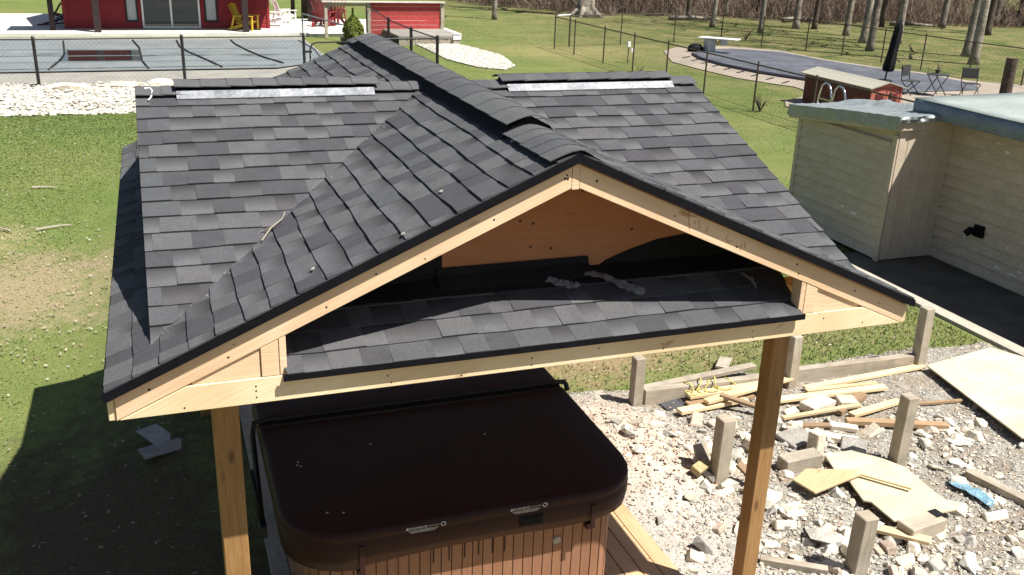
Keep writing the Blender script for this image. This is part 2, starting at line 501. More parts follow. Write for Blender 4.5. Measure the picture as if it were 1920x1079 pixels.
def lawn_mat():
    k = N("lawn_ground", 0.95, 0.1)
    v = k.coords('World')
    big = k.noise(v, 0.16, 5, 0.6, 0.38, 0.62)
    mid = k.noise(v, 1.1, 5, 0.65, 0.35, 0.65)
    fin = k.noise(v, 26, 3, 0.7, 0.3, 0.7)
    c = k.mix(mid, (0.0943, 0.1468, 0.0357), (0.1389, 0.1805, 0.0536))
    c = k.mix(k.math('MULTIPLY', big, 0.55), c, (0.20, 0.19, 0.075))
    rag = k.noise(v, 5.5, 4, .7, .35, .65)
    pos = k.n("SeparateXYZ"); k.l(v, pos.inputs[0])
    X, Y = pos.outputs[0], pos.outputs[1]
    def blob(cx, cy, rx, ry, soft=0.55):
        a = k.math('POWER', k.math('DIVIDE', k.math('SUBTRACT', X, cx), rx), 2)
        b = k.math('POWER', k.math('DIVIDE', k.math('SUBTRACT', Y, cy), ry), 2)
        d = k.math('SQRT', k.math('ADD', a, b))
        d = k.math('ADD', d, k.math('ADD', k.math('MULTIPLY', k.math('SUBTRACT', mid, 0.5), 0.6), k.math('MULTIPLY', k.math('SUBTRACT', rag, 0.5), 0.55)))
        r = k.n("MapRange"); r.inputs[1].default_value = 1.0 + soft * 0.4; r.inputs[2].default_value = 1.0 - soft
        k.l(d, r.inputs[0])
        return r.outputs[0]
    straw = blob(-4.2, 10.2, 1.9, 1.9)
    c = k.mix(k.math('MULTIPLY', straw, 0.85), c, (0.30, 0.235, 0.15))
    straw2 = blob(-5.6, 12.6, 1.6, 1.0)
    c = k.mix(k.math('MULTIPLY', straw2, 0.6), c, (0.34, 0.27, 0.16))
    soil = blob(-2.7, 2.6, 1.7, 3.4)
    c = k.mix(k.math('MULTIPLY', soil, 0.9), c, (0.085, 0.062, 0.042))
    soil2 = blob(2.4, 5.2, 1.6, 1.3)
    c = k.mix(k.math('MULTIPLY', soil2, 0.8), c, (0.27, 0.19, 0.12))
    soil3 = blob(4.4, 5.2, 2.2, 0.9)
    c = k.mix(k.math('MULTIPLY', soil3, 0.5), c, (0.27, 0.21, 0.12))
    dry = blob(15.5, 33.5, 5, 3)
    c = k.mix(k.math('MULTIPLY', dry, 0.6), c, (0.33, 0.28, 0.13))
    # leaf litter on the wood's floor
    e = k.math('ADD', Y, k.math('MULTIPLY', X, 0.35))
    e = k.math('ADD', e, k.math('MULTIPLY', k.math('SUBTRACT', mid, 0.5), 4.0))
    r = k.n("MapRange"); r.inputs[1].default_value = 55.5; r.inputs[2].default_value = 60.0
    k.l(e, r.inputs[0])
    xr = k.n("MapRange"); xr.inputs[1].default_value = 15.0; xr.inputs[2].default_value = 24.0
    k.l(X, xr.inputs[0])
    xl = k.n("MapRange"); xl.inputs[1].default_value = 62.0; xl.inputs[2].default_value = 54.0
    k.l(X, xl.inputs[0])
    wf = k.math('MULTIPLY', r.outputs[0], k.math('MULTIPLY', xr.outputs[0], xl.outputs[0]))
    c = k.mix(k.math('MULTIPLY', wf, 0.9), c, k.mix(mid, (0.17, 0.115, 0.075), (0.26, 0.19, 0.125)))
    yel = k.n("MapRange"); yel.inputs[1].default_value = 8; yel.inputs[2].default_value = 22
    yel.inputs[4].default_value = 0.85
    k.l(X, yel.inputs[0])
    patch = k.noise(v, .55, 6, .7, .42, .62, .8)
    c = k.mix(yel.outputs[0], c, k.mix(patch, k.mix(mid, (0.075, 0.098, 0.030), (0.105, 0.118, 0.042)), k.mix(rag, (0.165, 0.145, 0.068), (0.225, 0.185, 0.10))))
    c = k.mix(1.0, c, k.mix(fin, (0.78, 0.78, 0.76), (1.15, 1.15, 1.12)), 'MULTIPLY')
    return k.out(c, fin, 0.5, 0.03)
LAWN = lawn_mat()

def axis(lo, hi, step, far, g=1.25):
    a = list(np.arange(lo, hi + 1e-6, step)); s = step
    x = a[-1]
    while x < far:
        s *= g; x += s; a.append(x)
    s = step; x = a[0]; pre = []
    while x > -far:
        s *= g; x -= s; pre.append(x)
    return np.array(pre[::-1] + a)
gx = axis(-14, 20, 0.4, 900); gy = axis(-8, 46, 0.5, 900)
GX, GY = np.meshgrid(gx, gy)
GZ = terr_np(GX, GY) - 0.002
nx = len(gx)
ii, jj = np.meshgrid(np.arange(nx - 1), np.arange(len(gy) - 1))
b0 = (jj * nx + ii).ravel()
npmesh("ground", np.stack([GX.ravel(), GY.ravel(), GZ.ravel()], 1), np.stack([b0, b0 + 1, b0 + nx + 1, b0 + nx], 1),
       LAWN, kind="structure", smooth=True)

def vnoise(x, y, seed=0):
    """smooth value noise on numpy arrays"""
    def h(i, j):
        n = np.sin(i * 127.1 + j * 311.7 + seed * 74.7) * 43758.5453
        return n - np.floor(n)
    xi, yi = np.floor(x), np.floor(y); fx, fy = x - xi, y - yi
    fx = fx * fx * (3 - 2 * fx); fy = fy * fy * (3 - 2 * fy)
    return (h(xi, yi) * (1 - fx) + h(xi + 1, yi) * fx) * (1 - fy) + (h(xi, yi + 1) * (1 - fx) + h(xi + 1, yi + 1) * fx) * fy

# gravel and rubble yard beside the deck
def mound_np(x, y):
    d = np.sqrt(((x - 1.95) / 0.75) ** 2 + ((y - 2.75) / 1.15) ** 2)
    m = np.clip(1.15 - d, 0, 1); m = m * m * (3 - 2 * m)
    d2 = np.sqrt(((x - 3.2) / 0.8) ** 2 + ((y - 2.3) / 0.9) ** 2)
    m2 = np.clip(1.1 - d2, 0, 1)
    return 0.17 * m + 0.05 * m2
def gravel_z(x, y):
    x = np.asarray(x, float); y = np.asarray(y, float)
    edge = np.clip((4.22 - y + 0.18 * (vnoise(x * 2.3, y * 2.3, 9) - .5)) / 0.25, 0, 1) * np.clip((7.62 - x) / 0.1, 0, 1)
    z = 0.012 + 0.05 * (vnoise(x * 1.7, y * 1.7, 1) - .4) + 0.03 * (vnoise(x * 6, y * 6, 2) - .4) + mound_np(x, y)
    z += (0.02 + 0.05 * (mound_np(x, y) > 0.04)) * (vnoise(x * 17, y * 17, 3) - .5) * np.clip((x - 1.5) / 0.2, 0, 1)
    return np.maximum(z, 0.008 + 0 * x) * edge - 0.03 * (1 - edge)
def gravel_mat():
    k = N("gravel", 0.95, 0.15)
    v = k.coords('World')
    mid = k.noise(v, 1.3, 5, 0.65)
    f = k.noise(v, 60, 3, 0.75, 0.3, 0.7)
    vo = k.n("TexVoronoi"); vo.inputs["Scale"].default_value = 42
    k.l(v, vo.inputs["Vector"])
    sp = k.n("SeparateColor"); k.l(vo.outputs["Color"], sp.inputs[0])
    c = k.mix(sp.outputs[0], (0.25, 0.235, 0.205), (0.42, 0.40, 0.355))
    c = k.mix(k.math('MULTIPLY', k.noise(v, 2.3, 6, .7, .42, .6), 0.7), c, (0.235, 0.175, 0.115))
    pos = k.n("SeparateXYZ"); k.l(v, pos.inputs[0])
    a = k.math('POWER', k.math('DIVIDE', k.math('SUBTRACT', pos.outputs[0], 1.95), 0.85), 2)
    b = k.math('POWER', k.math('DIVIDE', k.math('SUBTRACT', pos.outputs[1], 2.75), 1.25), 2)
    d = k.math('ADD', k.math('SQRT', k.math('ADD', a, b)), k.math('MULTIPLY', k.math('SUBTRACT', mid, 0.5), 0.5))
    r = k.n("MapRange"); r.inputs[1].default_value = 1.15; r.inputs[2].default_value = 0.65
    k.l(d, r.inputs[0])
    c = k.mix(r.outputs[0], c, k.mix(f, (0.50, 0.385, 0.30), (0.66, 0.54, 0.44)))
    a = k.math('POWER', k.math('DIVIDE', k.math('SUBTRACT', pos.outputs[0], 1.85), 0.6), 2)
    b = k.math('POWER', k.math('DIVIDE', k.math('SUBTRACT', pos.outputs[1], 1.2), 1.1), 2)
    d = k.math('ADD', k.math('SQRT', k.math('ADD', a, b)), k.math('MULTIPLY', k.math('SUBTRACT', mid, 0.5), 0.6))
    r = k.n("MapRange"); r.inputs[1].default_value = 1.2; r.inputs[2].default_value = 0.6
    k.l(d, r.inputs[0])
    c = k.mix(k.math('MULTIPLY', r.outputs[0], 0.8), c, k.mix(f, (0.42, 0.36, 0.31), (0.62, 0.57, 0.52)))
    c = k.mix(1.0, c, k.mix(f, (0.65,) * 3, (1.2,) * 3), 'MULTIPLY')
    return k.out(c, f, 0.6, 0.012)
xs = np.arange(1.42, 7.72, 0.055); ys = np.arange(-1.2, 4.42, 0.055)
X2, Y2 = np.meshgrid(xs, ys)
ii, jj = np.meshgrid(np.arange(len(xs) - 1), np.arange(len(ys) - 1))
b0 = (jj * len(xs) + ii).ravel()
npmesh("gravel_yard", np.stack([X2.ravel(), Y2.ravel(), gravel_z(X2, Y2).ravel()], 1),
       np.stack([b0, b0 + 1, b0 + len(xs) + 1, b0 + len(xs)], 1), gravel_mat(), kind="structure", smooth=True)
def gz(x, y):
    return float(gravel_z(np.array([x]), np.array([y]))[0])

# pebbles: octahedra scattered by numpy
OCT_V = np.array([(1, 0, 0), (-1, 0, 0), (0, 1, 0), (0, -1, 0), (0, 0, 1), (0, 0, -1)], float)
OCT_F = np.array([(0, 2, 4), (2, 1, 4), (1, 3, 4), (3, 0, 4), (2, 0, 5), (1, 2, 5), (3, 1, 5), (0, 3, 5)])
def pebbles(name, x, y, z, size, mats, p=None, flat=0.6):
    n = len(x)
    a = nrs.uniform(0, 2 * pi, n)
    sc = np.stack([size * nrs.uniform(.7, 1.3, n), size * nrs.uniform(.6, 1.1, n), size * flat * nrs.uniform(.6, 1.2, n)], 1)
    V = OCT_V[None] * sc[:, None, :]
    V += nrs.uniform(-.25, .25, V.shape) * size[:, None, None]
    ca, sa = np.cos(a)[:, None], np.sin(a)[:, None]
    Vx = V[..., 0] * ca - V[..., 1] * sa; Vy = V[..., 0] * sa + V[..., 1] * ca
    V = np.stack([Vx + x[:, None], Vy + y[:, None], V[..., 2] + z[:, None]], -1)
    F = (OCT_F[None] + 6 * np.arange(n)[:, None, None]).reshape(-1, 3)
    mi = np.repeat(nrs.choice(len(mats), n, p=p), 8)
    return npmesh(name, V.reshape(-1, 3), F, mats, mi, kind="stuff")
n = 34000
px = nrs.uniform(1.5, 7.6, n); py = nrs.uniform(-1.1, 4.25, n)
keep = (gravel_z(px, py) > 0.0) & ((mound_np(px, py) < .03) | (nrs.uniform(0, 1, n) < .12))
px, py = px[keep], py[keep]
pebbles("gravel", px, py, gravel_z(px, py) + .002, nrs.uniform(.006, .014, len(px)) * nrs.choice([1, 1, 1, 1.7], len(px)),
        [GSTONE, CSTONE, DSTONE, WSTONE], (.58, .27, .05, .10))

# building patio
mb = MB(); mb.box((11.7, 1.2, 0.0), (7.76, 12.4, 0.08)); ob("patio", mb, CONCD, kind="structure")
mb = MB(); mb.box((7.71, 1.2, 0.0), (.21, 12.4, 0.086)); ob("sunlit_patio_strip", mb, mat("sunlit_concrete", (.44, .41, .34), (.34, .31, .26), 2.2, .85, .2, fine=30, fa=.15, bump=.1, coord="World"), kind="structure")  # lighter strip paints the sunlit edge of the same patio

mb = MB(); mb.box((-.5, -6.0, -.04), (14, 9.6, .10)); ob("bounce_ground", mb, mat('brown_bounce_ground', (.20, .13, .085), (.15, .10, .065), 2, .85, .2, fine=12, fa=.2, bump=.1, coord='World'), kind="structure")  # unseen ground added to bounce warm light onto the gazebo
# left pool surround, white stone bed, porch slab
mb = MB(); mb.box((-6.2, 32.6, -0.02), (20.6, 13.4, 0.06)); ob("pool_deck", mb, CONC, kind="structure")
sb = MB()
P = []
for j in range(8):
    row = []
    for i in range(40):
        x = -15 + i * 0.5; y = 21.9 + j * 0.62 + 0.12 * rnd.uniform(-1, 1)
        e = min(1, j / 2.0, (7 - j) / 1.0)
        row.append((x, y, terr(x, y) + 0.012 + 0.12 * max(0, e) * rnd.uniform(.6, 1)))
    P.append(row)
sb.grid(P)
ob("stone_bed", sb, WSTONE, kind="structure", smooth=True)
n = 9000
px = nrs.uniform(-12, 4.5, n); py = nrs.uniform(21.75, 26.1, n)
pebbles("white_stones", px, py, terr_np(px, py) + nrs.uniform(.03, .16, n) * np.clip((py - 21.7) / 1.0, .2, 1), nrs.uniform(.04, .10, n), [WSTONE, CSTONE], (.88, .12))
for i, (x, y, sx, sy, sz, lb) in enumerate(((-4.35, 25.1, 1.3, .6, .35, "large flat pale boulder right of the left fence post"), (-2.9, 25.3, 1.1, .5, .3, "pale boulder under the fence left of the roof ridge"),
        (-1.9, 25.6, .9, .45, .32, "smaller pale boulder beside the roof's left ridge end"), (-6.6, 25.2, .8, .4, .25, "pale boulder at the left picture edge below the fence"))):
    bm_ = bmesh.new(); rr_ = random.Random(40 + i)
    for q_ in range(26):
        v_ = Vector((rr_.gauss(0, 1), rr_.gauss(0, 1), rr_.gauss(0, 1))).normalized() * rr_.uniform(.85, 1)
        bm_.verts.new((v_.x * sx / 2, v_.y * sy / 2, v_.z * sz / 2))
    res_ = bmesh.ops.convex_hull(bm_, input=bm_.verts)
    me_ = bpy.data.meshes.new("boulder"); bm_.to_mesh(me_); bm_.free(); me_.materials.append(CSTONE)
    o_ = link("boulder", me_, None, (x, y, .16)); tag(o_, lb, "boulder")
pg = [(9.65, 37.2), (10.45, 35.3), (10.9, 32), (10.4, 29.2), (9.65, 28.2), (8.9, 29.0), (8.4, 31.2), (8.5, 36.8)]
mb = MB(); mb.extrude([(x, y, 0.004) for x, y in pg], (0, 0, 0.03)); ob("gravel_strip", mb, WSTONE, kind="structure")
n = 6000
px = nrs.uniform(8.3, 11, n); py = nrs.uniform(28.1, 37.3, n)
def inside(px, py, pg):
    r = np.zeros(len(px), bool)
    for i in range(len(pg)):
        (x0, y0), (x1, y1) = pg[i - 1], pg[i]
        c = ((y0 > py) != (y1 > py)) & (px < (x1 - x0) * (py - y0) / (y1 - y0 + 1e-9) + x0)
        r ^= c
    return r
k_ = inside(px, py, pg); px, py = px[k_], py[k_]
pebbles("white_gravel", px, py, np.full(len(px), .04), nrs.uniform(.03, .07, len(px)), [WSTONE])
mb = MB(); mb.box((-4.6, 44.1, 0.06), (18.2, 9.0, 0.16)); ob("porch_slab", mb, mat("pale_slab", (.66, .64, .58), (.56, .54, .48), .8, .85, .2, fine=14, fa=.1, bump=.05, coord='World'), kind="structure")
mb = MB(); mb.box((8.0, 43.0, 0.05), (7.0, 7.2, 0.10)); ob("side_patio", mb, MATS["pale_slab"], kind="structure")

# right pool deck
dk = [(18.6, 33.0), (18.0, 31.6), (17.2, 29.7), (17.2, 27.5), (17.4, 25.3), (17.9, 24.0), (18.3, 23.2), (18.2, 22.3),
      (17.5, 21.4), (16.2, 20.7), (15.6, 19.8), (15.6, 14), (30, 14), (28, 22), (26.2, 23.6), (26.0, 25.6), (25.2, 27.2), (24.5, 29.8), (24.3, 32.9),
      (22.6, 34.5), (21.4, 34.6), (19.8, 34.2)]
mb = MB(); mb.extrude([(x, y, 0.0) for x, y in dk], (0, 0, 0.03)); ob("pool_terrace", mb, TAN, kind="structure")

# ------------------------------------------------------------------ gazebo
A, ZR, ZE, SL = 2.3436, 3.630, 2.600, 0.4395          # half width, ridge, eave, pitch of front gable
CY, Z2, S2 = 2.6214, 3.587, 0.3804                     # side gables
DEP = 5.40
BX = 2.13
LF, LS = sqrt(1 + SL * SL), sqrt(1 + S2 * S2)
XV = (ZR - Z2) / SL
def yv(x):                                             # front valley
    return CY - (Z2 - (ZR - SL * abs(x))) / S2
G = thing("gazebo", "new timber gazebo with a grey shingled cross gable roof over the hot tub", "gazebo", (0, 0, 0))

def clip(poly, reg):
    out = poly
    for i in range(len(reg)):
        a, b = reg[i], reg[(i + 1) % len(reg)]
        inp = out; out = []
        if not inp: return []
        def side(p): return (b[0] - a[0]) * (p[1] - a[1]) - (b[1] - a[1]) * (p[0] - a[0])
        for j in range(len(inp)):
            p, q = inp[j - 1], inp[j]
            sp, sq = side(p), side(q)
            if sp * sq < 0:
                t = sp / (sp - sq)
                out.append((p[0] + (q[0] - p[0]) * t, p[1] + (q[1] - p[1]) * t))
            if sq >= 0: out.append(q)
    return out
def ccw(p):
    a = sum(p[i - 1][0] * p[i][1] - p[i][0] * p[i - 1][1] for i in range(len(p)))
    return p if a > 0 else p[::-1]
def area(p):
    return abs(sum(p[i - 1][0] * p[i][1] - p[i][0] * p[i - 1][1] for i in range(len(p)))) / 2

class Slope:
    """a roof plane: plan (x, y) -> u along the courses, v up the slope"""
    def __init__(s, kind):
        s.kind = kind
        if kind == 'L': s.nrm = Vector((-SL, 0, 1)).normalized()
        if kind == 'R': s.nrm = Vector((SL, 0, 1)).normalized()
        if kind == 'F': s.nrm = Vector((0, -S2, 1)).normalized()
        if kind == 'B': s.nrm = Vector((0, S2, 1)).normalized()
    def uv(s, x, y):
        if s.kind == 'L': return (-y, (x + A) * LF)
        if s.kind == 'R': return (y, (A - x) * LF)
        if s.kind == 'F': return (x, (y + 0.03) * LS)
        return (-x, (2 * CY + 0.03 - y) * LS)
    def p(s, u, v, off=0.0):
        if s.kind == 'L': q = Vector((v / LF - A, -u, ZE + SL * v / LF))
        elif s.kind == 'R': q = Vector((A - v / LF, u, ZE + SL * v / LF))
        elif s.kind == 'F':
            y = v / LS - 0.03; q = Vector((u, y, Z2 - S2 * (CY - y)))
        else:
            y = 2 * CY + 0.03 - v / LS; q = Vector((-u, y, Z2 - S2 * (y - CY)))
        return q + s.nrm * off
EF, ES = 0.1430, 0.1525
b2 = A - 2 * EF / LF
def mir(p): return [(-x, y) for x, y in p]
yb = yv(b2)
F_ = [(0, 0), (0, CY), (-XV, CY), (-b2, yb), (-b2, 0)]
L_ = [(-A, 0), (-b2, 0), (-b2, DEP), (-A, DEP)]
I_ = [(-b2, yb), (-1.5, yv(1.5)), (-1.5, DEP - yv(1.5)), (-b2, DEP - yb)]
B_ = [(0, CY), (0, DEP), (-b2, DEP), (-b2, 2 * CY - yb), (-XV, CY)]
T_ = [(-BX, CY), (-XV, CY), (-BX, yv(BX))]
PF = [(-1.51, -0.014), (1.51, -0.014), (1.62, 0.56), (-1.62, 0.56)]
TB = [(-BX, CY), (-XV, CY), (-BX, 2 * CY - yv(BX))]
PB = [(-1.51, DEP), (1.51, DEP), (1.6, DEP - .5), (-1.6, DEP - .5)]
planes = [('L', EF, [(F_, 1), (L_, 1), (I_, 1), (B_, 0)], "left slope"),
          ('R', EF, [(mir(F_), 1), (mir(L_), .4), (mir(I_), 0), (mir(B_), 0)], "right slope"),
          ('F', ES, [(T_, 1), (mir(T_), 1), (PF, 1)], "front slopes"),
          ('B', ES, [(TB, 0), (mir(TB), 0)], "rear slopes")]
cand = []
SHEATH = wood("sheathing", (0.55, 0.36, 0.17), (0.46, 0.28, 0.12), (0.2, .1, .05), 0.8, 0.4, 0.02, 14)
for kind, e, regs, what in planes:
    S = Slope(kind)
    sh = MB()
    for reg, vis in regs:
        pts = [S.p(*S.uv(x, y)) - S.nrm * 0.004 for x, y in reg]
        sh.extrude(pts, -S.nrm * 0.022)
    slope = ob("roof_slope", sh, SHEATH, G)
    allr = [(ccw([S.uv(x, y) for x, y in reg]), vis) for reg, vis in regs]
    us = [q[0] for r, _ in allr for q in r]; vsv = [q[1] for r, _ in allr for q in r]
    u0, u1, v1 = min(us), max(us), max(vsv)
    k = 0
    while k * e < v1:
        u = u0 - rnd.uniform(0, 0.25)
        raised = rnd.random() < .5
        ph = rnd.uniform(0, 6)
        def wob(uu): return 0.0045 * sin(uu * 5 + ph) + 0.003 * sin(uu * 13 + 2 * ph)
        while u < u1:
            wd = rnd.uniform(.12, .24) if raised else rnd.uniform(.11, .19)
            um = u + wd / 2
            lo = k * e if k == 0 else k * e + wob(u)
            lo2 = k * e if k == 0 else k * e + wob(u + wd)
            hi = (k + 1) * e + 0.012
            tab = [(u, lo), (u + wd, lo2), (u + wd, hi), (u, hi)]
            th = (0.0150 if raised else 0.0105) + rnd.uniform(-.0015, .0025)
            shade = rnd.choice((0, 0, 1, 1, 2)) if raised else rnd.choice((3, 3, 4, 2))
            for reg, vis in allr:
                q = clip(tab, reg)
                if len(q) < 3 or area(q) < 0.0004: continue
                cand.append((S, q, k * e, e, th, shade, vis, slope, u))
            u += wd
            raised = not raised if rnd.random() < .88 else raised
        k += 1
def shingle_geo(mb, S, q, v0, e, th, mi, ub):
    n = len(q); b = len(mb.v)
    top = []
    for (u, v) in q:
        t = min(1, max(0, (v - v0) / (e + .012)))
        top.append(S.p(u, v, th * (1 - t) + 0.002 * t))
    bot = [S.p(u, v, -0.003) for u, v in q]
    mb.v += [tuple(p) for p in top] + [tuple(p) for p in bot]
    U = [(u - ub, (v - v0) / e) for u, v in q]
    mb.face([b + i for i in range(n)], U, mi)
    for i in range(n):
        j = (i + 1) % n
        mb.face([b + j, b + i, b + n + i, b + n + j], [U[j], U[i], U[i], U[j]], mi)
def score(c):
    S, q, v0, e, th, shade, vis, slope, ub = c
    cu = sum(p[0] for p in q) / len(q); cv = sum(p[1] for p in q) / len(q)
    P = S.p(cu, cv); d = CAM - P
    f = S.nrm.dot(d.normalized())
    if S.kind == 'L' and P.y > CY and vis: vis = .45 if P.x > -1 else vis
    return max(0, f) * vis * area(q) / d.length_squared
cand.sort(key=score, reverse=True)
rest = MB()
for i, (S, q, v0, e, th, shade, vis, slope, ub) in enumerate(cand):
    if i < 300:
        mb = MB(); shingle_geo(mb, S, q, v0, e, th, 0, ub)
        ob("shingle", mb, SH[shade], slope)
    else:
        shingle_geo(rest, S, q, v0, e, th, shade, ub)
ob("shingle_field", rest, SH, G, kind="stuff")

# ridges: cap shingles bent over the ridge, black vents below part of them
def capstrip(mb, pf, a0, a1, hw, o0, o1, z, s, th=0.008, n=9):
    """pf(along, across, z): one cap from a0 to a1 along the ridge"""
    def prof(t, o): return z + o - s * (sqrt(t * t + .0036) - .06) * 1.0
    rows = []
    for a, o in ((a0, o0), (a1, o1)):
        rows.append([pf(a, -hw + 2 * hw * i / (n - 1), prof(-hw + 2 * hw * i / (n - 1), o)) for i in range(n)])
        rows.append([pf(a, -hw + 2 * hw * i / (n - 1), prof(-hw + 2 * hw * i / (n - 1), o) - th) for i in range(n)])
    b = len(mb.v)
    for r in rows: mb.v += r
    def f(i, j, k, l):
        mb.face([b + i, b + j, b + k, b + l], [(0, 0), (1, 0), (1, 1), (0, 1)])
    for i in range(n - 1):
        f(i, i + 1, 2 * n + i + 1, 2 * n + i)
        f(n + i + 1, n + i, 3 * n + i, 3 * n + i + 1)
        f(i + 1, i, n + i, n + i + 1)
        f(2 * n + i, 2 * n + i + 1, 3 * n + i + 1, 3 * n + i)
    f(0, 2 * n, 3 * n, n); f(2 * n + n - 1, n - 1, 2 * n - 1, 3 * n + n - 1)
pf_y = lambda a, t, z: (t, a, z)
pf_x = lambda a, t, z: (a, CY + t, z)
def ridge(name, pf, a0, a1, z, s, hw, step, lift, sgn=1):
    caps = []
    a = a0; n = int(round(abs(a1 - a0) / step)); st = (a1 - a0) / n
    for i in range(n):
        mb = MB()
        capstrip(mb, pf, a, a + st * 1.12, hw + rnd.uniform(-.003, .003), lift + .009, lift + .003, z, s, .006)
        o = ob("ridge_cap", mb, SH[rnd.choice((0, 1, 1))], G, smooth=True)
        md = o.modifiers.new("edge", 'EDGE_SPLIT'); md.split_angle = radians(50)
        a += st
ridge("front", pf_y, -0.01, 0.70, ZR, SL, .165, .145, .012)
ridge("front", pf_y, 0.68, DEP - .32, ZR, SL, .155, .29, .062)
ridge("back", pf_y, DEP - .33, DEP, ZR, SL, .165, .145, .012)
ridge("left", pf_x, -BX, -1.80, Z2, S2, .14, .16, .012)
ridge("left", pf_x, -1.88, -.50, Z2, S2, .125, .17, .055)
ridge("left", pf_x, -.52, -.10, Z2, S2, .14, .16, .012)
ridge("right", pf_x, BX, 1.86, Z2, S2, .14, .16, .012)
ridge("right", pf_x, 1.90, .48, Z2, S2, .125, .17, .055)
ridge("right", pf_x, .52, .10, Z2, S2, .14, .16, .012)
def vent(pf, a0, a1, z, s, hw, m, seg=24):
    mb = MB()
    rows = []
    for i in range(seg + 1):
        a = a0 + (a1 - a0) * i / seg
        r = []
        j1, j2 = rnd.uniform(-.006, .006), rnd.uniform(-.006, .006)
        for t, zz in ((-hw - .035 + j1, .012), (-hw - .025 + j1, .026), (-hw - .005, .036), (-hw + .02, .056), (0, .062),
                      (hw - .02, .056), (hw + .005, .036), (hw + .025 + j2, .026), (hw + .035 + j2, .012)):
            r.append(pf(a, t, z - s * abs(t) + zz))
        rows.append(r)
    b = rows[::1]
    mb.loft(b)
    return ob("ridge_vent", mb, m, G)
vent(pf_y, 0.70, DEP - .34, ZR, SL, .14, BLACKP, 40)
for x0, x1 in ((-1.87, -.52), (.50, 1.91)):
    v_ = vent(pf_x, x0, x1, Z2, S2, .105, BLACKP)
    mb = MB()
    n = 16
    t0, t1 = -.165, -.118
    rows = []
    for i in range(n + 1):
        a = x0 + (x1 - x0) * i / n
        j = rnd.uniform(-.003, .003)
        rows.append([pf_x(a, t0 + j, Z2 - S2 * abs(t0) + .014), pf_x(a, t0 + j, Z2 - S2 * abs(t0) + .019), pf_x(a, t1 + j, Z2 - S2 * abs(t1) + .046),
                     pf_x(a, t1 + .01 + j, Z2 - S2 * abs(t1) + .036)])
    mb.loft(rows)
    ob("vent_baffle", mb, GALV, v_)

# drip edges and rake boards, front and back gables
PENCIL = [[(.685, 3.265), (.70, 3.17)], [(.688, 3.265), (.712, 3.277), (.742, 3.258), (.735, 3.237), (.695, 3.245)], [(.728, 3.215), (.735, 3.195)],
          [(.757, 3.215), (.763, 3.165)], [(.815, 3.178), (.81, 3.145)], [(.957, 3.118), (.94, 3.10), (.96, 3.07), (.985, 3.08)], [(1.05, 3.055), (1.045, 3.015)], [(1.07, 3.065), (1.073, 3.03)]]
def rakes(y0, sg, detail):
    yb_ = y0 + sg * 0.026
    for s in (-1, 1):
        mb = MB()
        x1 = s * (A + .012); pts = [(0, 0, ZR - .002), (x1, 0, ZE - .006), (x1, 0, ZE - .054), (0, 0, ZR - .050)]
        mb.extrude([(x, y0 - sg * .010, z) for x, _, z in pts], (0, sg * .009, 0))
        mb.extrude([(x, y0, z - .026) for x, _, z in pts[:2]] + [(x, y0, z) for x, _, z in pts[2:]], (0, sg * .038, 0))
        ob("drip_edge", mb, BLACKP, G)
        xe = s * (A - .035)
        zt = lambda x: ZR - .056 - SL * abs(x)
        xi = s * .021
        mb = MB(); mb.extrude([(xi, yb_, zt(xi)), (xe, yb_, zt(xe)), (xe, yb_, zt(xe) - .126), (xi, yb_, zt(xi) - .126)], (0, sg * .038, 0))
        ob("rake_board", mb, PINE, G, bevel=.003)
    mb = MB(); mb.extrude([(-.0195, yb_ - sg * .001, ZR - .064), (.0195, yb_ - sg * .001, ZR - .064), (.0195, yb_ - sg * .001, ZR - .196), (-.0195, yb_ - sg * .001, ZR - .196)], (0, sg * .04, 0))
    ob("king_block", mb, PINE, G)
    # bottom chord of the gable frame
    xl = A - .10
    zc0, zc1 = 2.435, 2.572
    xt = (ZR - .056 - .126 - zc1 - .004) / SL
    xq = (ZR - .056 - .126 - zc0 - .004) / SL
    mb = MB(); mb.extrude([(-xt, yb_, zc1), (-xq, yb_, zc0), (xq, yb_, zc0), (xt, yb_, zc1)], (0, sg * .038, 0))
    ob("bottom_chord", mb, PINE_P, G, bevel=.003)
    mb = MB(); mb.box((0, y0 + sg * .57, 2.505), (3.9, .12, .138)); ob("header_beam", mb, PINE_P, G, bevel=.003)
    for s in (-1, 1):
        zt = lambda x: ZR - .056 - .126 - SL * abs(x) - .003
        for x, w_ in ((1.585, .085), (1.522, .034)):
            mb = MB()
            xa, xb = s * (x - w_ / 2), s * (x + w_ / 2)
            dd = .038 if w_ > .05 else .085
            mb.extrude([(xa, yb_ + sg * .002, zc1 + .003), (xb, yb_ + sg * .002, zc1 + .003), (xb, yb_ + sg * .002, zt(xb)), (xa, yb_ + sg * .002, zt(xa))], (0, sg * dd, 0))
            ob("web_block", mb, PINE, G, bevel=.002)
        # corner gusset boards
        xa, xb = s * 1.632, s * (xt - .03)
        za = zt(xa)
        mb = MB(); mb.extrude([(xa, yb_ + sg * .012, zc1 + .003), (xb, yb_ + sg * .012, zc1 + .003), (xb, yb_ + sg * .012, zt(xb) + .02), (xa, yb_ + sg * .012, za + .004)], (0, sg * .02, 0))
        ob("gusset_board", mb, PINE, G)
rakes(0, 1, True)
rakes(DEP, -1, False)
nb = MB()
def rk(x, dz): return ZR - .056 - SL * abs(x) - dz
yq = .026
for x, dz in ((.60, .06), (1.02, .085), (.12, .05), (1.45, .04), (1.47, .09), (1.9, .05), (2.1, .06), (-.44, .08), (-.05, .04), (-.06, .055), (-.045, .062), (-1.05, .05), (-1.3, .09), (-1.75, .04), (-1.78, .09), (-2.15, .05), (-.8, .1)):
    nb.tube([(x, yq - .0012, rk(x, dz)), (x, yq + .002, rk(x, dz))], .0055 + rnd.uniform(-.002, .002), 6)
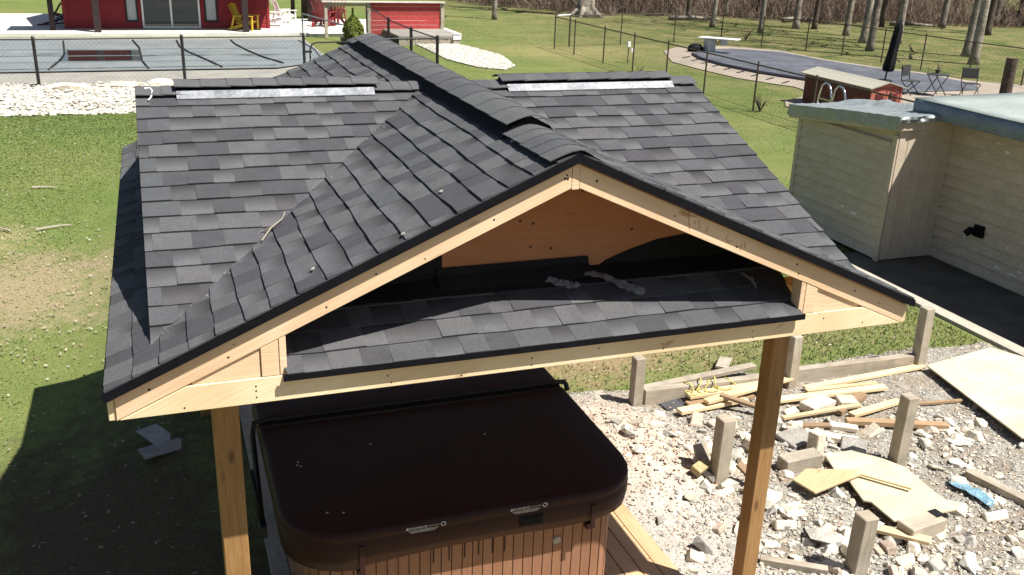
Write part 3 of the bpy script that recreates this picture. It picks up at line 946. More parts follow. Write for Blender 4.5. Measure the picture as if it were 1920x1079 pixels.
for x, z in ((-1.66, 2.53), (-1.66, 2.505), (-1.66, 2.47), (-1.0, 2.50), (-.98, 2.46), (-.2, 2.50), (-.2, 2.46), (.6, 2.49), (.61, 2.46), (1.2, 2.50), (1.21, 2.46), (-2.0, 2.46), (2.0, 2.47), (1.7, 2.53), (.2, 2.51), (-.6, 2.45)):
    nb.tube([(x, yq - .0012, z), (x, yq + .002, z)], .005, 6)
ob("nail_head", nb, DBROWN, G, kind="stuff")
pm = MB()
for pts in PENCIL:
    pm.tube([(x, yq - .0008, z) for x, z in pts], .0016, 4)
ob("pencil_mark", pm, mat("red_pencil", (.40, .17, .11), (.34, .14, .09), 20, .8, .1, bump=0), G)
# fascias along the left and right eaves, drip edge on the front skirt
for s in (-1, 1):
    mb = MB(); mb.box((s * (A - .017), DEP / 2, 2.497), (.032, DEP - .075, .128)); ob("eave_fascia", mb, PINE_P, G, bevel=.003)
for y in (-.012, DEP + .02):
    mb = MB(); mb.box((0, y, 2.574), (3.06, .012, .034)); ob("skirt_drip_edge", mb, BLACKP, G)
for s in (-1, 1):
    mb = MB(); mb.box((s * (A + .006), DEP / 2, 2.583), (.010, DEP, .034)); ob("eave_drip_edge", mb, BLACKP, G)
# side gables: rakes and walls
for s in (-1, 1):
    for t in (-1, 1):
        pts = []
        yy = CY + t * (CY - yv(BX) - .06)
        zt = lambda y: Z2 - .012 - S2 * abs(y - CY)
        mb = MB(); mb.extrude([(s * (BX + .002), CY, zt(CY)), (s * (BX + .002), yy, zt(yy)), (s * (BX + .002), yy, zt(yy) - .04), (s * (BX + .002), CY, zt(CY) - .04)], (-s * .03, 0, 0))
        ob("drip_edge", mb, BLACKP, G)
        mb = MB(); mb.extrude([(s * (BX - .035), CY, zt(CY) - .044), (s * (BX - .035), yy, zt(yy) - .044), (s * (BX - .035), yy, zt(yy) - .12), (s * (BX - .035), CY, zt(CY) - .16)], (-s * .038, 0, 0))
        ob("rake_board", mb, PINE, G)
    x = s * 1.62
    zz = ZR - SL * 1.62
    mb = MB(); mb.extrude([(x, CY - 1.75, zz), (x, CY + 1.75, zz), (x, CY, Z2 - .05)], (-s * .012, 0, 0))
    ob("gable_wall", mb, PLYR, G)
# front gable wall of plywood, black felt, flashing flap
def pentz(y): return Z2 - S2 * (CY - y)
for yw, sg in ((.545, 1), (DEP - .5, -1)):
    zb = pentz(.53)
    xm = (ZR - .04 - zb) / SL
    mb = MB(); mb.extrude([(-xm, yw, zb), (xm, yw, zb), (0, yw, ZR - .04)], (0, sg * .012, 0))
    gw = ob("gable_wall", mb, PLYR, G)
    if sg == 1:
        nb = MB()
        for x, z in ((-.52, 2.98), (-.50, 2.87), (-.03, 2.96), (.10, 2.94), (-.02, 3.10), (-.1, 3.12), (.28, 3.28), (.5, 3.24), (.0, 3.36), (.62, 3.02)):
            nb.tube([(x, yw - .003, z), (x, yw + .002, z)], .008, 6)
        ob("nail_head", nb, DBROWN, gw, kind="stuff")
fe = MB()
fe.extrude([(-1.62, .538, 2.80), (-.565, .538, 2.80), (-.565, .538, 2.955), (-1.42, .538, 2.955), (-1.6, .538, 2.86)], (0, .005, 0))
ob("felt_flap", fe, BLACK, G)
fe = MB()
o_ = [(.40, 2.80), (.46, 2.84), (.60, 2.89), (.80, 2.945), (1.0, 2.965), (1.3, 2.975), (1.62, 2.86), (1.66, 2.80)]
fe.extrude([(x, .537, z) for x, z in o_], (0, .006, 0))
ob("felt_flap", fe, BLACK, G)
fm = MB()
rows = []
for i in range(12):
    x = -.60 + i * .085
    lift = .02 * max(0, (i - 6) / 6) ** 2
    rows.append([(x, .535, pentz(.535) + .085), (x, .515, pentz(.515) + .055), (x, .44, pentz(.44) + .022 + lift), (x, .44, pentz(.44) + .016 + lift), (x, .512, pentz(.512) + .047), (x, .531, pentz(.53) + .085)])
fm.loft(rows)
ob("flashing_strip", fm, BLACK, G)
fu = MB()
fu.grid([[(-1.66 + .083 * i, y, pentz(y) + .021 + .004 * sin(i * 1.3 + y * 9)) for i in range(41)] for y in (.395, .43, .48, .536)])
fo = ob("skirt_shade_sheet", fu, BLACK, G); md = fo.modifiers.new("t", 'SOLIDIFY'); md.thickness = .003  # black sheet standing in for deep shade on the upper skirt

# posts on the four corners
for x, y, w_ in ((-1.795, .57, .142), (1.795, .57, .124), (-1.80, DEP - .6, .140), (1.78, DEP - .6, .140)):
    z0 = terr(x, y) - .1
    mb = MB(); mb.box((x, y, (2.434 + z0) / 2), (w_, w_, 2.434 - z0))
    ob("post", mb, POST, G, bevel=.006)
for s in (-1, 1):
    mb = MB(); mb.box((s * 1.80, DEP / 2, 2.50), (.04, DEP - .5, .138)); ob("side_beam", mb, PINE, G)

# bits lying on the roof
def on_L(x, y, o=.02): return Vector((x, y, ZR - SL * abs(x))) + Vector((-SL, 0, 1)).normalized() * o
def pent(x, y, o=.02): return Vector((x, y, pentz(y) + o))
tw = thing("twig", "thin dry forked twig caught in the left roof valley", "twig", on_L(-1.45, 1.1))
mb = MB(); mb.tube([on_L(-1.50, .93, .022), on_L(-1.43, 1.03, .035), on_L(-1.36, 1.10, .03), on_L(-1.33, 1.20, .03)], [.0042, .004, .003, .002], 5)
ob("stem", mb, GREYW, tw)
mb = MB(); mb.tube([on_L(-1.43, 1.03, .035), on_L(-1.49, 1.06, .03), on_L(-1.53, 1.1, .024)], [.004, .003, .002], 5)
ob("branch", mb, GREYW, tw)
sp = MB()
for k in range(24):
    x = -rnd.uniform(.1, 2.2); y = yv(abs(x)) - rnd.uniform(-.02, .12)
    if y < .05: continue
    p = on_L(x, y, .017); r = rnd.uniform(.002, .005)
    sp.extrude([p + Vector((r, 0, r * .44)), p + Vector((0, r * 2, 0)), p + Vector((-r, 0, -r * .44))], Vector((-SL, 0, 1)).normalized() * .003)
for x, y, r in ((-.62, .35, .012), (-.08, .14, .014), (-1.33, .18, .011), (-.15, .56, .012), (.04, .2, .012), (-.9, .05, .012)):
    p = on_L(x, y, .019)
    sp.extrude([p + Vector((r * cos(t), r * 1.3 * sin(t), r * cos(t) * (SL if x < 0 else -SL))) for t in (0, 1.2, 2.5, 3.8, 5)], (0, 0, .004))
ob("paint_speck", sp, GSTONE, G, kind="stuff")
mk = MB()
mk.tube([(-2.07, CY - .05, Z2 + .012), (-2.035, CY - .04, Z2 + .014), (-2.02, CY - .08, Z2 - .0), (-2.03, CY - .15, Z2 - .028), (-2.05, CY - .19, Z2 - .045)], .0055, 5)
ob("white_mark", mk, WHITE, G)
def wrap(label, pts, wd):
    t = thing("plastic_wrap", label, "plastic wrap", pts[0])
    mb = MB(); rows = []
    n = 14
    for i in range(n + 1):
        f = i / n * (len(pts) - 1); j = min(int(f), len(pts) - 2); p = pts[j].lerp(pts[j + 1], f - j)
        r = []
        for q in range(4):
            r.append(tuple(p + Vector((wd * (q - 1.5) * .4 + rnd.uniform(-.006, .006), wd * (q - 1.5) * .5, .012 + rnd.uniform(0, .02)))))
        rows.append(r)
    mb.grid(rows)
    o = ob("film", mb, CLEAR, t)
    md = o.modifiers.new("thickness", 'SOLIDIFY'); md.thickness = .0008
wrap("long crumpled strip of clear plastic hanging over the dark upper part of the front skirt", [pent(.30, .46), pent(.41, .40), pent(.50, .30), pent(.58, .25)], .05)
wrap("short scrap of clear plastic lying left of the long strip on the front skirt", [pent(.04, .43), pent(.12, .38), pent(.20, .35)], .045)
wrap("white torn scrap of plastic in the shade at the right of the front skirt", [pent(1.28, .33), pent(1.32, .26), pent(1.31, .2)], .025)

# ------------------------------------------------------------------ hot tub on its deck
DKT = .035
dk_ = thing("deck", "low platform of orange brown boards under the hot tub", "deck", (0, 2.4, 0))
x = -1.50; i = 0
while x < 1.46:
    wd = .136
    mb = MB(); mb.box((x + wd / 2, 2.5, DKT - .016 + rnd.uniform(-.001, .001)), (wd, 5.0 + rnd.uniform(-.01, .01), .034))
    ob("deck_board", mb, DECKW if x > -1.3 else GREYW, dk_, bevel=.003)
    x += wd + .0075
mb = MB(); mb.box((0, 2.5, -.07), (2.9, 4.9, .12)); ob("joist_frame", mb, GREYW, dk_)
mb = MB()
for k in range(22):
    for xx in (1.35, 1.21, 1.07):
        mb.tube([(xx + rnd.uniform(-.01, .01), .05 + k * .23, DKT - .001), (xx, .05 + k * .23, DKT + .003)], .005, 5)
ob("deck_screw", mb, DBROWN, dk_, kind="stuff")

T = thing("hot_tub", "square hot tub with closed dark brown cover and slatted brown cabinet", "hot tub", (-.25, 1.9, DKT))
TX0, TX1, TY0, TY1 = -1.50, 1.0, .70, 3.12
ZO = -.205
def rrect(x0, x1, y0, y1, rf, rb, n=7):
    pts = []
    for cx, cy, r, a in ((x1 - rf, y0 + rf, rf, -pi / 2), (x1 - rb, y1 - rb, rb, 0), (x0 + rb, y1 - rb, rb, pi / 2), (x0 + rf, y0 + rf, rf, pi)):
        for i in range(n):
            t = a + pi / 2 * i / (n - 1)
            pts.append((cx + r * cos(t), cy + r * sin(t)))
    return pts
def dens(pts, step=.12):
    out = []
    for i in range(len(pts)):
        p, q = pts[i], pts[(i + 1) % len(pts)]
        m = max(1, int(math.hypot(q[0] - p[0], q[1] - p[1]) / step))
        for k in range(m): out.append((p[0] + (q[0] - p[0]) * k / m, p[1] + (q[1] - p[1]) * k / m))
    return out
def inset(pts, d, cx, cy, hx, hy):
    return [(cx + (x - cx) * (1 - d / hx), cy + (y - cy) * (1 - d / hy)) for x, y in pts]
def cover_half(name, y0, y1, rf, rb, label, dip):
    cx, cy, hx, hy = (TX0 + TX1) / 2, (y0 + y1) / 2, (TX1 - TX0) / 2, (y1 - y0) / 2
    base = dens(rrect(TX0, TX1, y0, y1, rf, rb))
    rings = []
    for z, d in ((1.075, .012), (1.13, .004), (1.18, 0), (1.222, .003), (1.236, .008), (1.25, .003), (1.285, .004), (1.300, .014), (1.308, .035), (1.314, .10), (1.318, .35), (1.315, min(hx, hy) * .93)):
        r = inset(base, d, cx, cy, hx, hy)
        ring = []
        for (x, y) in r:
            zz = z + ZO
            if z < 1.2:
                k = (1.2 - z) / .125
                zz -= k * .022 * (vnoise(np.array([x * 2.6 + y * 3]), np.array([y * 2.2]), 5)[0] - .2)
                if x < -1.0 and y < 1.4: zz -= k * .04
            if z > 1.2: zz += .004 * (vnoise(np.array([x * 3]), np.array([y * 3]), 6)[0] - .5)
            ring.append((x, y, zz))
        rings.append(ring)
    mb = MB(); mb.loft(rings)
    return ob(name, mb, VINYL, T, smooth=True, label=label)
YF = 2.29
front = cover_half("cover_panel", TY0, YF - .006, .42, .02, "front half of the cover with rounded corners", 1)
rear = cover_half("cover_panel", YF + .006, TY1, .02, .30, "rear half of the cover beyond the lifter bar", 0)
# cabinet slats
cab = dens(rrect(TX0 + .085, TX1 - .085, TY0 + .09, TY1 - .09, .20, .20, 9), .3)
per = []
base = rrect(TX0 + .15, TX1 - .15, TY0 + .16, TY1 - .16, .20, .20, 9)
mb = MB(); mb.loft([[(x, y, DKT + .002) for x, y in base], [(x, y, 1.12 + ZO) for x, y in base]]); ob("cabinet", mb, DBROWN, T)
def walk(pts, step):
    L = [0]
    for i in range(len(pts)): L.append(L[-1] + math.hypot(pts[(i + 1) % len(pts)][0] - pts[i][0], pts[(i + 1) % len(pts)][1] - pts[i][1]))
    n = int(L[-1] / step); st = L[-1] / n; out = []
    for k in range(n):
        s_ = k * st
        i = max(j for j in range(len(pts)) if L[j] <= s_)
        p, q = pts[i], pts[(i + 1) % len(pts)]; t = (s_ - L[i]) / max(1e-9, L[i + 1] - L[i])
        out.append((p[0] + (q[0] - p[0]) * t, p[1] + (q[1] - p[1]) * t))
    return out
W_ = walk(base, .074)
for k in range(len(W_)):
    p, q = Vector((*W_[k], 0)), Vector((*W_[(k + 1) % len(W_)], 0))
    d = (q - p); ln = d.length; d.normalize(); nrm = Vector((d.y, -d.x, 0))
    c = (p + q) / 2 + nrm * .006
    mb = MB(); mb.box((c.x, c.y, (DKT + .905) / 2 + .01), (.845, ln - .007, .016), Matrix((Vector((0, 0, 1)), d, nrm)).transposed())
    ob("cabinet_slat", mb, TUBW, T)
yfr = TY0 + .16 - .0155
for x in (-.52, -.41, -.30, -.20, -.10, -.01):
    mb = MB(); mb.box((x, yfr, .715 + rnd.uniform(-.012, .012)), (.006, .006, .12)); ob("vent_slit", mb, BLACKP, T)
bd = MB(); bd.tube([(.38, yfr - .006, .655), (.38, yfr + .004, .655)], .030, 20)
bdo = ob("badge", bd, mat("badge_grey", (.42, .40, .37), (.40, .38, .36), 4, .4, .5, bump=0), T)
def text(name, body, loc, size, parent, m, ext=.0008, tilt=90, rotz=0):
    cu = bpy.data.curves.new(name, 'FONT'); cu.body = body; cu.size = size; cu.extrude = ext; cu.align_x = 'CENTER'
    cu.materials.append(m)
    tmp = bpy.data.objects.new(name, cu)
    me = bpy.data.meshes.new_from_object(tmp); bpy.data.objects.remove(tmp)
    me.name = name
    if not me.materials: me.materials.append(m)
    o = link(name, me, parent)
    o.location = Vector(loc) - ROOT[parent.name]; o.rotation_euler = (radians(tilt), 0, radians(rotz))
    return o
PRINT = mat("pale_print", (.55, .54, .52), (.5, .5, .48), 20, .6, .3, bump=0)
rb = MB()
for rr, w0 in ((.024, .002),):
    rb.tube([(.38 + rr * cos(t), yfr - .0065, .655 + rr * sin(t)) for t in [2 * pi * i / 20 for i in range(21)]], w0, 4)
for z in (.662, .648):
    rb.box((.38, yfr - .0065, z), (.026, .001, .004))
ob("badge_print", rb, mat("badge_dark", (.12, .1, .09), None, 4, .6, .3, bump=0), bdo)
YS = TY0 + .001
for cx, cz in ((-.61, 1.055), (.10, 1.062)):
    text("warning_text", "WARNING", (cx - .055, YS - .0025, cz), .026, T, PRINT)
    lb = MB()
    lb.extrude([(cx - .135, YS - .002, cz), (cx - .113, YS - .002, cz), (cx - .124, YS - .002, cz + .02)], (0, .001, 0))
    for k in range(3):
        lb.box((cx - .02 + rnd.uniform(-.004, .004), YS - .0015, cz - .010 - k * .008), (.20 - .02 * k, .001, .0028))
    lb.box((cx + .05, YS - .0015, cz + .008), (.075, .001, .003))
    lb.tube([(cx + .115 + .014 * cos(t), YS - .002, cz + .006 + .014 * sin(t)) for t in [2 * pi * i / 14 for i in range(15)]], .0035, 4)
    ob("warning_label", lb, PRINT, T)
for x, z0, z1 in ((.58, 1.0, .81), (-1.03, 1.0, .78)):
    mb = MB(); mb.box((x, TY0 - .004, (z0 + z1) / 2), (.035, .008, z0 - z1)); mb.box((x, TY0 + .07, z1 - .015), (.045, .06, .05))
    ob("cover_strap", mb, VINYL, T, bevel=.002)
mb = MB(); mb.box((.12, TY0 - .003, .965), (.17, .006, .075)); mb.box((.12, TY0 - .006, .965), (.13, .006, .05)); ob("handle_patch", mb, FABK, T, bevel=.002)
sp = MB()
for x, y in ((-.75, 1.75), (.10, 1.65), (-1.30, 1.6), (-1.28, 1.58), (-1.29, 1.64), (-1.20, .96), (-1.10, .93)):
    sp.extrude([(x + .009 * cos(t), y + .008 * sin(t), 1.318 + ZO) for t in (0, 1, 2.2, 3.3, 4.4, 5.4)], (0, 0, .003))
ob("leaf_speck", sp, CSTONE, T, kind="stuff")
# cover lifter: bar over the fold, arms down the left side
lf = thing("cover_lifter", "black tubular cover lifter lying across the fold of the hot tub cover", "cover lifter", (TX0 - .03, YF, 1.0))
mb = MB(); mb.tube([(TX0 - .055, 1.72, .62), (TX0 - .055, 1.86, .78), (TX0 - .05, 2.20, 1.06), (TX0 - .03, YF, 1.125), (TX0 + .05, YF, 1.135), (TX1 - .05, YF, 1.135), (TX1 + .02, YF, 1.125), (TX1 + .03, YF - .02, 1.10), (TX1 + .035, YF - .04, 1.06)], .021, 8)
ob("bar", mb, BMETAL, lf, smooth=True)
mb = MB(); mb.tube([(TX0 - .06, 1.72, .63), (TX0 - .085, 1.80, .82), (TX0 - .10, 1.86, .98)], .018, 8); ob("gas_strut", mb, BMETAL, lf, smooth=True)
mb = MB(); mb.box((TX0 - .055, 1.70, .58), (.05, .12, .10)); ob("bracket", mb, BMETAL, lf, bevel=.004)

# ------------------------------------------------------------------ rubble yard: posts, timber, boards, stones
def vpost(x, y, h, w_, label, lean=(0, 0)):
    z0 = gz(x, y) - .12
    o = MB(); hh = h + .12 + gz(x, y) * 0
    top = Vector((x + lean[0], y + lean[1], h))
    o.beam((x, y, z0), top, w_, w_, up=(0, 1, 0))
    t = tag(ob("wooden_post", o, GREYW, None, (x, y, 0), bevel=.008), label, "post", "short grey posts standing in the gravel yard")
    return t
vpost(2.47, 3.66, .57, .115, "short grey post nearest the tub at the left end of the low timber wall")
vpost(4.30, 3.52, .66, .115, "short grey post in the middle of the low timber wall, behind the right gazebo post", (.0, .01))
vpost(6.13, 3.58, .78, .125, "tallest grey post at the far right end of the low timber wall", (-.02, 0))
vpost(2.50, 2.06, .67, .135, "short grey post standing beside the brown dirt heap, left of the right gazebo post", (.02, .01))
vpost(4.31, 1.82, .76, .125, "grey post standing at the far edge of the big fallen plywood sheet", (.01, .0))
vpost(2.83, .56, .56, .135, "grey post closest to the viewer, cut off by the picture's lower edge", (.02, 0))
for x0, x1, nm in ((2.56, 4.24, "left length of weathered grey timber wall with yellow rope hanging over it"), (4.36, 6.06, "right length of weathered grey timber wall reaching the tallest post")):
    mb = MB(); mb.beam((x0, 3.66, .085), (x1, 3.60, .085), .09, .20)
    tag(ob("timber_beam", mb, GREYW, None, ((x0 + x1) / 2, 3.63, 0), bevel=.006), nm, "timber beam")
mb = MB(); mb.beam((2.62, 3.82, .10), (4.1, 3.93, .14), .10, .045); tag(ob("timber_board", mb, GREYW, None, (3.4, 3.85, .1), bevel=.004), "flat grey board lying on top behind the left timber wall", "board")
mb = MB(); mb.beam((3.75, 4.05, .10), (4.0, 4.35, .06), .14, .03); tag(ob("board_offcut", mb, GREYW, None, (3.85, 4.2, .08), bevel=.003), "short grey slatted offcut lying on the grass behind the timber wall", "board")

# lumber pile
def board(p0, p1, w_, h, label, m=SCRAP, cat="board", grp="loose boards piled in the gravel yard"):
    a = Vector((p0[0], p0[1], gz(p0[0], p0[1]) + p0[2])); b = Vector((p1[0], p1[1], gz(p1[0], p1[1]) + p1[2]))
    mb = MB(); mb.beam(a, b, w_, h)
    return tag(ob("board", mb, m, None, (a + b) / 2, bevel=.003), label, cat, grp)
board((2.78, 3.28, .06), (3.62, 3.36, .06), .10, .04, "wide pale board at the front left of the lumber pile", SCRAP)
board((3.0, 3.50, .10), (4.05, 3.50, .10), .12, .035, "broad yellowish board under the yellow rope on the lumber pile")
board((2.95, 3.40, .05), (3.75, 3.42, .05), .13, .03, "brown board half hidden under the lumber pile", SCRAPB)
board((3.1, 3.30, .12), (4.35, 3.52, .12), .09, .035, "long pale board lying across the top of the lumber pile")
board((3.9, 3.22, .06), (5.3, 3.16, .05), .10, .035, "yellowish board running from the pile out over the gravel", SCRAP)
board((4.35, 3.30, .05), (5.28, 3.28, .03), .06, .03, "thin pale strip beside the yellowish board over the gravel")
board((4.40, 3.38, .05), (6.15, 3.52, .05), .085, .035, "long straight board running to the foot of the tallest post")
board((3.75, 2.86, .05), (4.7, 2.84, .07), .05, .03, "thin pale strip lying in front of the lumber pile")
board((4.50, 2.72, .05), (5.22, 2.84, .04), .09, .035, "short yellow board ending behind the grey middle post", SCRAP)
board((4.40, 2.82, .04), (4.92, 3.06, .06), .10, .05, "short square offcut crossing the boards in front of the pile", SCRAPB)
board((4.35, 2.62, .05), (5.30, 2.22, .04), .09, .05, "dark brown weathered board lying on the gravel behind the grey post", SCRAPB)
board((5.22, 2.76, .03), (5.98, 2.70, .03), .04, .03, "thin brown stick on the gravel right of the grey middle post", SCRAPB)
board((3.30, 3.34, .15), (3.72, 2.98, .08), .07, .035, "reddish brown board leaning off the end of the lumber pile", SCRAPB)
board((3.75, 2.72, .03), (4.25, 2.60, .03), .07, .03, "small brown splintered board among the stones beside the right gazebo post", SCRAPB)
board((4.80, 1.44, .03), (5.05, .55, .03), .10, .07, "dark weathered timber at the right edge of the rubble", GREYW)
board((2.20, .92, .03), (2.62, .62, .03), .07, .06, "thin grey timber half buried in the rubble near the deck", GREYW)
board((2.66, 2.00, .18), (2.80, 1.74, .02), .09, .03, "brown splinter leaning against the grey post beside the dirt heap", SCRAPB)
board((2.42, 2.30, .22), (2.44, 2.16, -.02), .14, .03, "broken grey board standing behind the post beside the dirt heap", GREYW)
board((3.35, .95, .05), (3.62, .62, .10), .10, .035, "short yellowish board end tilted among white stones near the bottom edge", SCRAP)
fl = MB(); fl.beam((2.72, 3.50, gz(2.72, 3.5) + .02), (3.02, 3.52, gz(3.02, 3.5) + .03), .16, .01); tag(ob("shingle_scrap", fl, SH[0], None, (2.85, 3.5, .03)), "grey shingle scrap at the left end of the lumber pile", "shingle")
# rope
rp = thing("rope", "bright yellow rope tangled over the lumber pile and the timber wall", "rope", (3.15, 3.6, .1))
for k in range(5):
    x0 = 2.98 + k * .16 + rnd.uniform(-.03, .03)
    pts = []
    for i in range(12):
        t = i / 11
        pts.append((x0 + .09 * sin(3 * t + k) + rnd.uniform(-.012, .012), 3.72 - .26 * t + rnd.uniform(-.012, .012), .14 + .10 * sin(pi * min(1, t * 1.3)) * (1 if k % 2 else .55) - .03 * t + gz(x0, 3.5)))
    mb = MB(); mb.tube(pts, .0075, 5); ob("strand", mb, ROPEY, rp, smooth=True)
pts = []
for i in range(60):
    t = i / 59
    pts.append((3.0 + .5 * t + .06 * cos(t * 40), 3.5 + .05 * sin(t * 40), .135 + gz(3.2, 3.5) + .02 * sin(t * 23)))
mb = MB(); mb.tube(pts, .006, 5); ob("strand", mb, ROPEY, rp, smooth=True)

# plywood sheets
def sheet(name, pts, zs, th, label, m=PLYP, cat="plywood sheet"):
    mb = MB()
    P_ = [(x, y, z) for (x, y), z in zip(pts, zs)]
    mb.extrude(P_, (0, 0, -th))
    return tag(ob(name, mb, m, None, (sum(p[0] for p in P_) / len(P_), sum(p[1] for p in P_) / len(P_), sum(zs) / len(zs)), bevel=.002), label, cat)
sheet("plywood_sheet", [(6.13, 3.45), (7.30, 3.66), (7.62, 3.0), (7.05, 1.2), (5.78, 1.75)], [.105, .10, .10, .12, .125], .018, "large clean plywood sheet lying raised beside the patio at the right")
sheet("plywood_sheet", [(3.68, 2.08), (4.06, 2.07), (4.27, 1.66), (4.22, 1.30), (4.20, .93), (3.53, .95), (3.55, 1.26), (3.50, 1.30), (3.60, 1.62), (3.56, 1.72)],
      [.10, .10, .10, .11, .12, .12, .11, .11, .10, .10], .018, "broken pale plywood sheet fallen over rubble beside the right gazebo post")
sheet("cedar_board", [(3.08, 1.74), (3.30, 1.86), (3.76, 1.68), (3.74, 1.62), (3.14, 1.50)], [.13, .14, .15, .15, .13], .02, "orange brown board lying across the corner of the broken plywood sheet", SCRAP, "board")
board((3.70, 1.66, .12), (4.00, 1.28, .11), .035, .02, "thin narrow strip lying on the broken plywood sheet", SCRAP)
sheet("board_scrap", [(3.66, 2.08), (3.86, 2.10), (3.84, 1.96), (3.66, 1.96)], [.085, .085, .08, .08], .02, "small pale plywood offcut tucked under the far end of the broken sheet")
# hollow timber block and big blocks
def blk(name, x, y, z, size, a, label, m, cat, tilt=0):
    Rm = rz(a) @ Matrix.Rotation(tilt, 3, 'X')
    mb = MB(); mb.box((x, y, gz(x, y) + z + size[2] / 2), size, Rm)
    return tag(ob(name, mb, m, None, (x, y, gz(x, y)), bevel=.008), label, cat)
hb = blk("timber_block", 3.70, .82, .0, (.40, .17, .15), .12, "squared grey timber block with a dark notch at the near corner of the broken plywood", GREYW, "timber block")
nb = MB(); nb.box((3.88, .86, gz(3.7, .82) + .146), (.09, .10, .02), rz(.12)); ob("notch", nb, BLACK, hb)
blk("timber_block", 3.36, 2.03, .0, (.42, .15, .14), .05, "squared pale timber block beside the far end of the broken plywood", GREYW, "timber block")
blk("concrete_block", 3.66, 2.20, .0, (.13, .12, .25), .3, "upright pale concrete paver standing behind the broken plywood", CSTONE, "paver")
blk("concrete_paver", 4.00, 2.40, .0, (.50, .11, .06), -.62, "long pale paver strip lying behind the broken plywood", CSTONE, "paver")
blk("concrete_paver", 4.28, 2.56, .0, (.28, .10, .05), -.6, "short pale paver strip behind the long one", CSTONE, "paver")
blk("concrete_paver", 3.62, 2.44, .02, (.34, .26, .05), .2, "flat grey slab lying among stones behind the timber block", GSTONE, "paver", .1)
blk("concrete_paver", 4.30, 3.02, .0, (.36, .20, .10), .25, "pale concrete block lying right of the lumber pile", CSTONE, "paver")
blk("concrete_paver", 4.62, 2.96, .0, (.20, .18, .10), -.3, "small pale concrete block beside the larger one right of the lumber pile", CSTONE, "paver")
blk("concrete_paver", 4.12, 2.20, .0, (.24, .16, .06), -.7, "grey paver tilted against the long pale strip", GSTONE, "paver", .5)
blk("brick", 2.33, 2.10, .06, (.20, .10, .07), .5, "yellowish brick resting on the edge of the dirt heap", mat("yellow_brick", (.42, .34, .18), (.34, .27, .14), 6, .9, .2), "brick", .4)
# blue plastic
bl = MB(); rows = []
for j in range(9):
    r = []
    for i in range(5):
        x = 4.50 + .11 * i / 4 + .16 * j / 8 * .4 + rnd.uniform(-.012, .012); y = 1.34 - .44 * j / 8 + .09 * i / 4 + rnd.uniform(-.012, .012)
        r.append((x, y, gz(x, y) + .035 + rnd.uniform(0, .03)))
    rows.append(r)
bl.grid(rows)
o = tag(ob("plastic_film", bl, BLUEP, None, (4.6, 1.1, .03)), "crumpled blue plastic film lying on the gravel near the right edge", "plastic film")
md = o.modifiers.new("thickness", 'SOLIDIFY'); md.thickness = .002

# rubble: irregular hulls, mesh data shared
def hull(seed, sx, sy, sz, n=14):
    r = random.Random(seed)
    bm = bmesh.new()
    for i in range(n):
        v = Vector((r.uniform(-1, 1), r.uniform(-1, 1), r.uniform(-1, 1)))
        m = max(abs(v.x), abs(v.y), abs(v.z)); v = v / m * r.uniform(.78, 1)
        bm.verts.new((v.x * sx / 2, v.y * sy / 2, v.z * sz / 2))
    res = bmesh.ops.convex_hull(bm, input=bm.verts)
    bmesh.ops.delete(bm, geom=[g for g in res["geom_interior"] if isinstance(g, bmesh.types.BMVert)], context='VERTS')
    me = bpy.data.meshes.new("rubble"); bm.to_mesh(me); bm.free()
    me.uv_layers.new(name="UVMap")
    return me
def brickmesh(seed, sx, sy, sz):
    r = random.Random(seed); bm = bmesh.new()
    bmesh.ops.create_cube(bm, size=1)
    for v in bm.verts:
        v.co = Vector((v.co.x * sx * r.uniform(.85, 1), v.co.y * sy * r.uniform(.85, 1), v.co.z * sz * r.uniform(.9, 1)))
    bmesh.ops.bevel(bm, geom=bm.edges[:], offset=.008, segments=1, affect='EDGES')
    me = bpy.data.meshes.new("rubble"); bm.to_mesh(me); bm.free(); me.uv_layers.new(name="UVMap")
    return me
KIND = {"white": ("rubble_chunk", WSTONE, [hull(100 + i, .15, .11, .08) for i in range(6)], "white lump of broken plaster"),
        "cream": ("rubble_chunk", CSTONE, [hull(200 + i, .16, .12, .09) for i in range(6)], "cream coloured lump of broken concrete"),
        "grey": ("rubble_chunk", GSTONE, [hull(300 + i, .17, .12, .09) for i in range(6)], "grey lump of broken concrete"),
        "flat": ("stone_flake", CSTONE, [hull(400 + i, .19, .13, .035, 18) for i in range(5)], "flat pale stone flake"),
        "brick": ("broken_brick", CSTONE, [brickmesh(500 + i, .18, .09, .07) for i in range(4)], "squared pale broken brick"),
        "pink": ("broken_brick", PINKST, [brickmesh(600 + i, .16, .09, .06) for i in range(3)], "pinkish broken brick"),
        "dark": ("rubble_chunk", DSTONE, [hull(700 + i, .15, .11, .07) for i in range(4)], "dark grey stone lump")}
for k_, (nm, m, mes, lb) in KIND.items():
    for me in mes: me.materials.append(m)
REG = [  # name, centre, spread, count, kinds
    ("between dirt heap and lumber pile", (3.0, 2.75), (.42, .38), 46, "white cream grey grey brick brick brick pink dark"),
    ("by the broken plywood's far end", (3.55, 2.42), (.45, .28), 34, "white cream cream brick brick grey flat pink"),
    ("around the right gazebo post's foot", (2.75, 1.25), (.38, .55), 66, "white white white cream grey flat pink brick dark"),
    ("heaped along the picture's lower edge", (3.25, .58), (.66, .38), 110, "white cream cream cream grey brick brick flat flat dark"),
    ("right of the fallen broken plywood", (5.0, 1.95), (.42, .38), 34, "white white cream cream flat flat flat"),
    ("near the dark timber at right", (5.0, .85), (.45, .35), 34, "white cream cream flat grey"),
    ("in front of the raised plywood sheet", (5.4, 2.35), (.38, .18), 14, "white flat flat cream"),
    ("on the dirt heap's lower slope", (2.15, 2.45), (.42, .55), 30, "white cream cream pink grey")]
avoid = [(3.5, .92, 4.25, 2.05)]
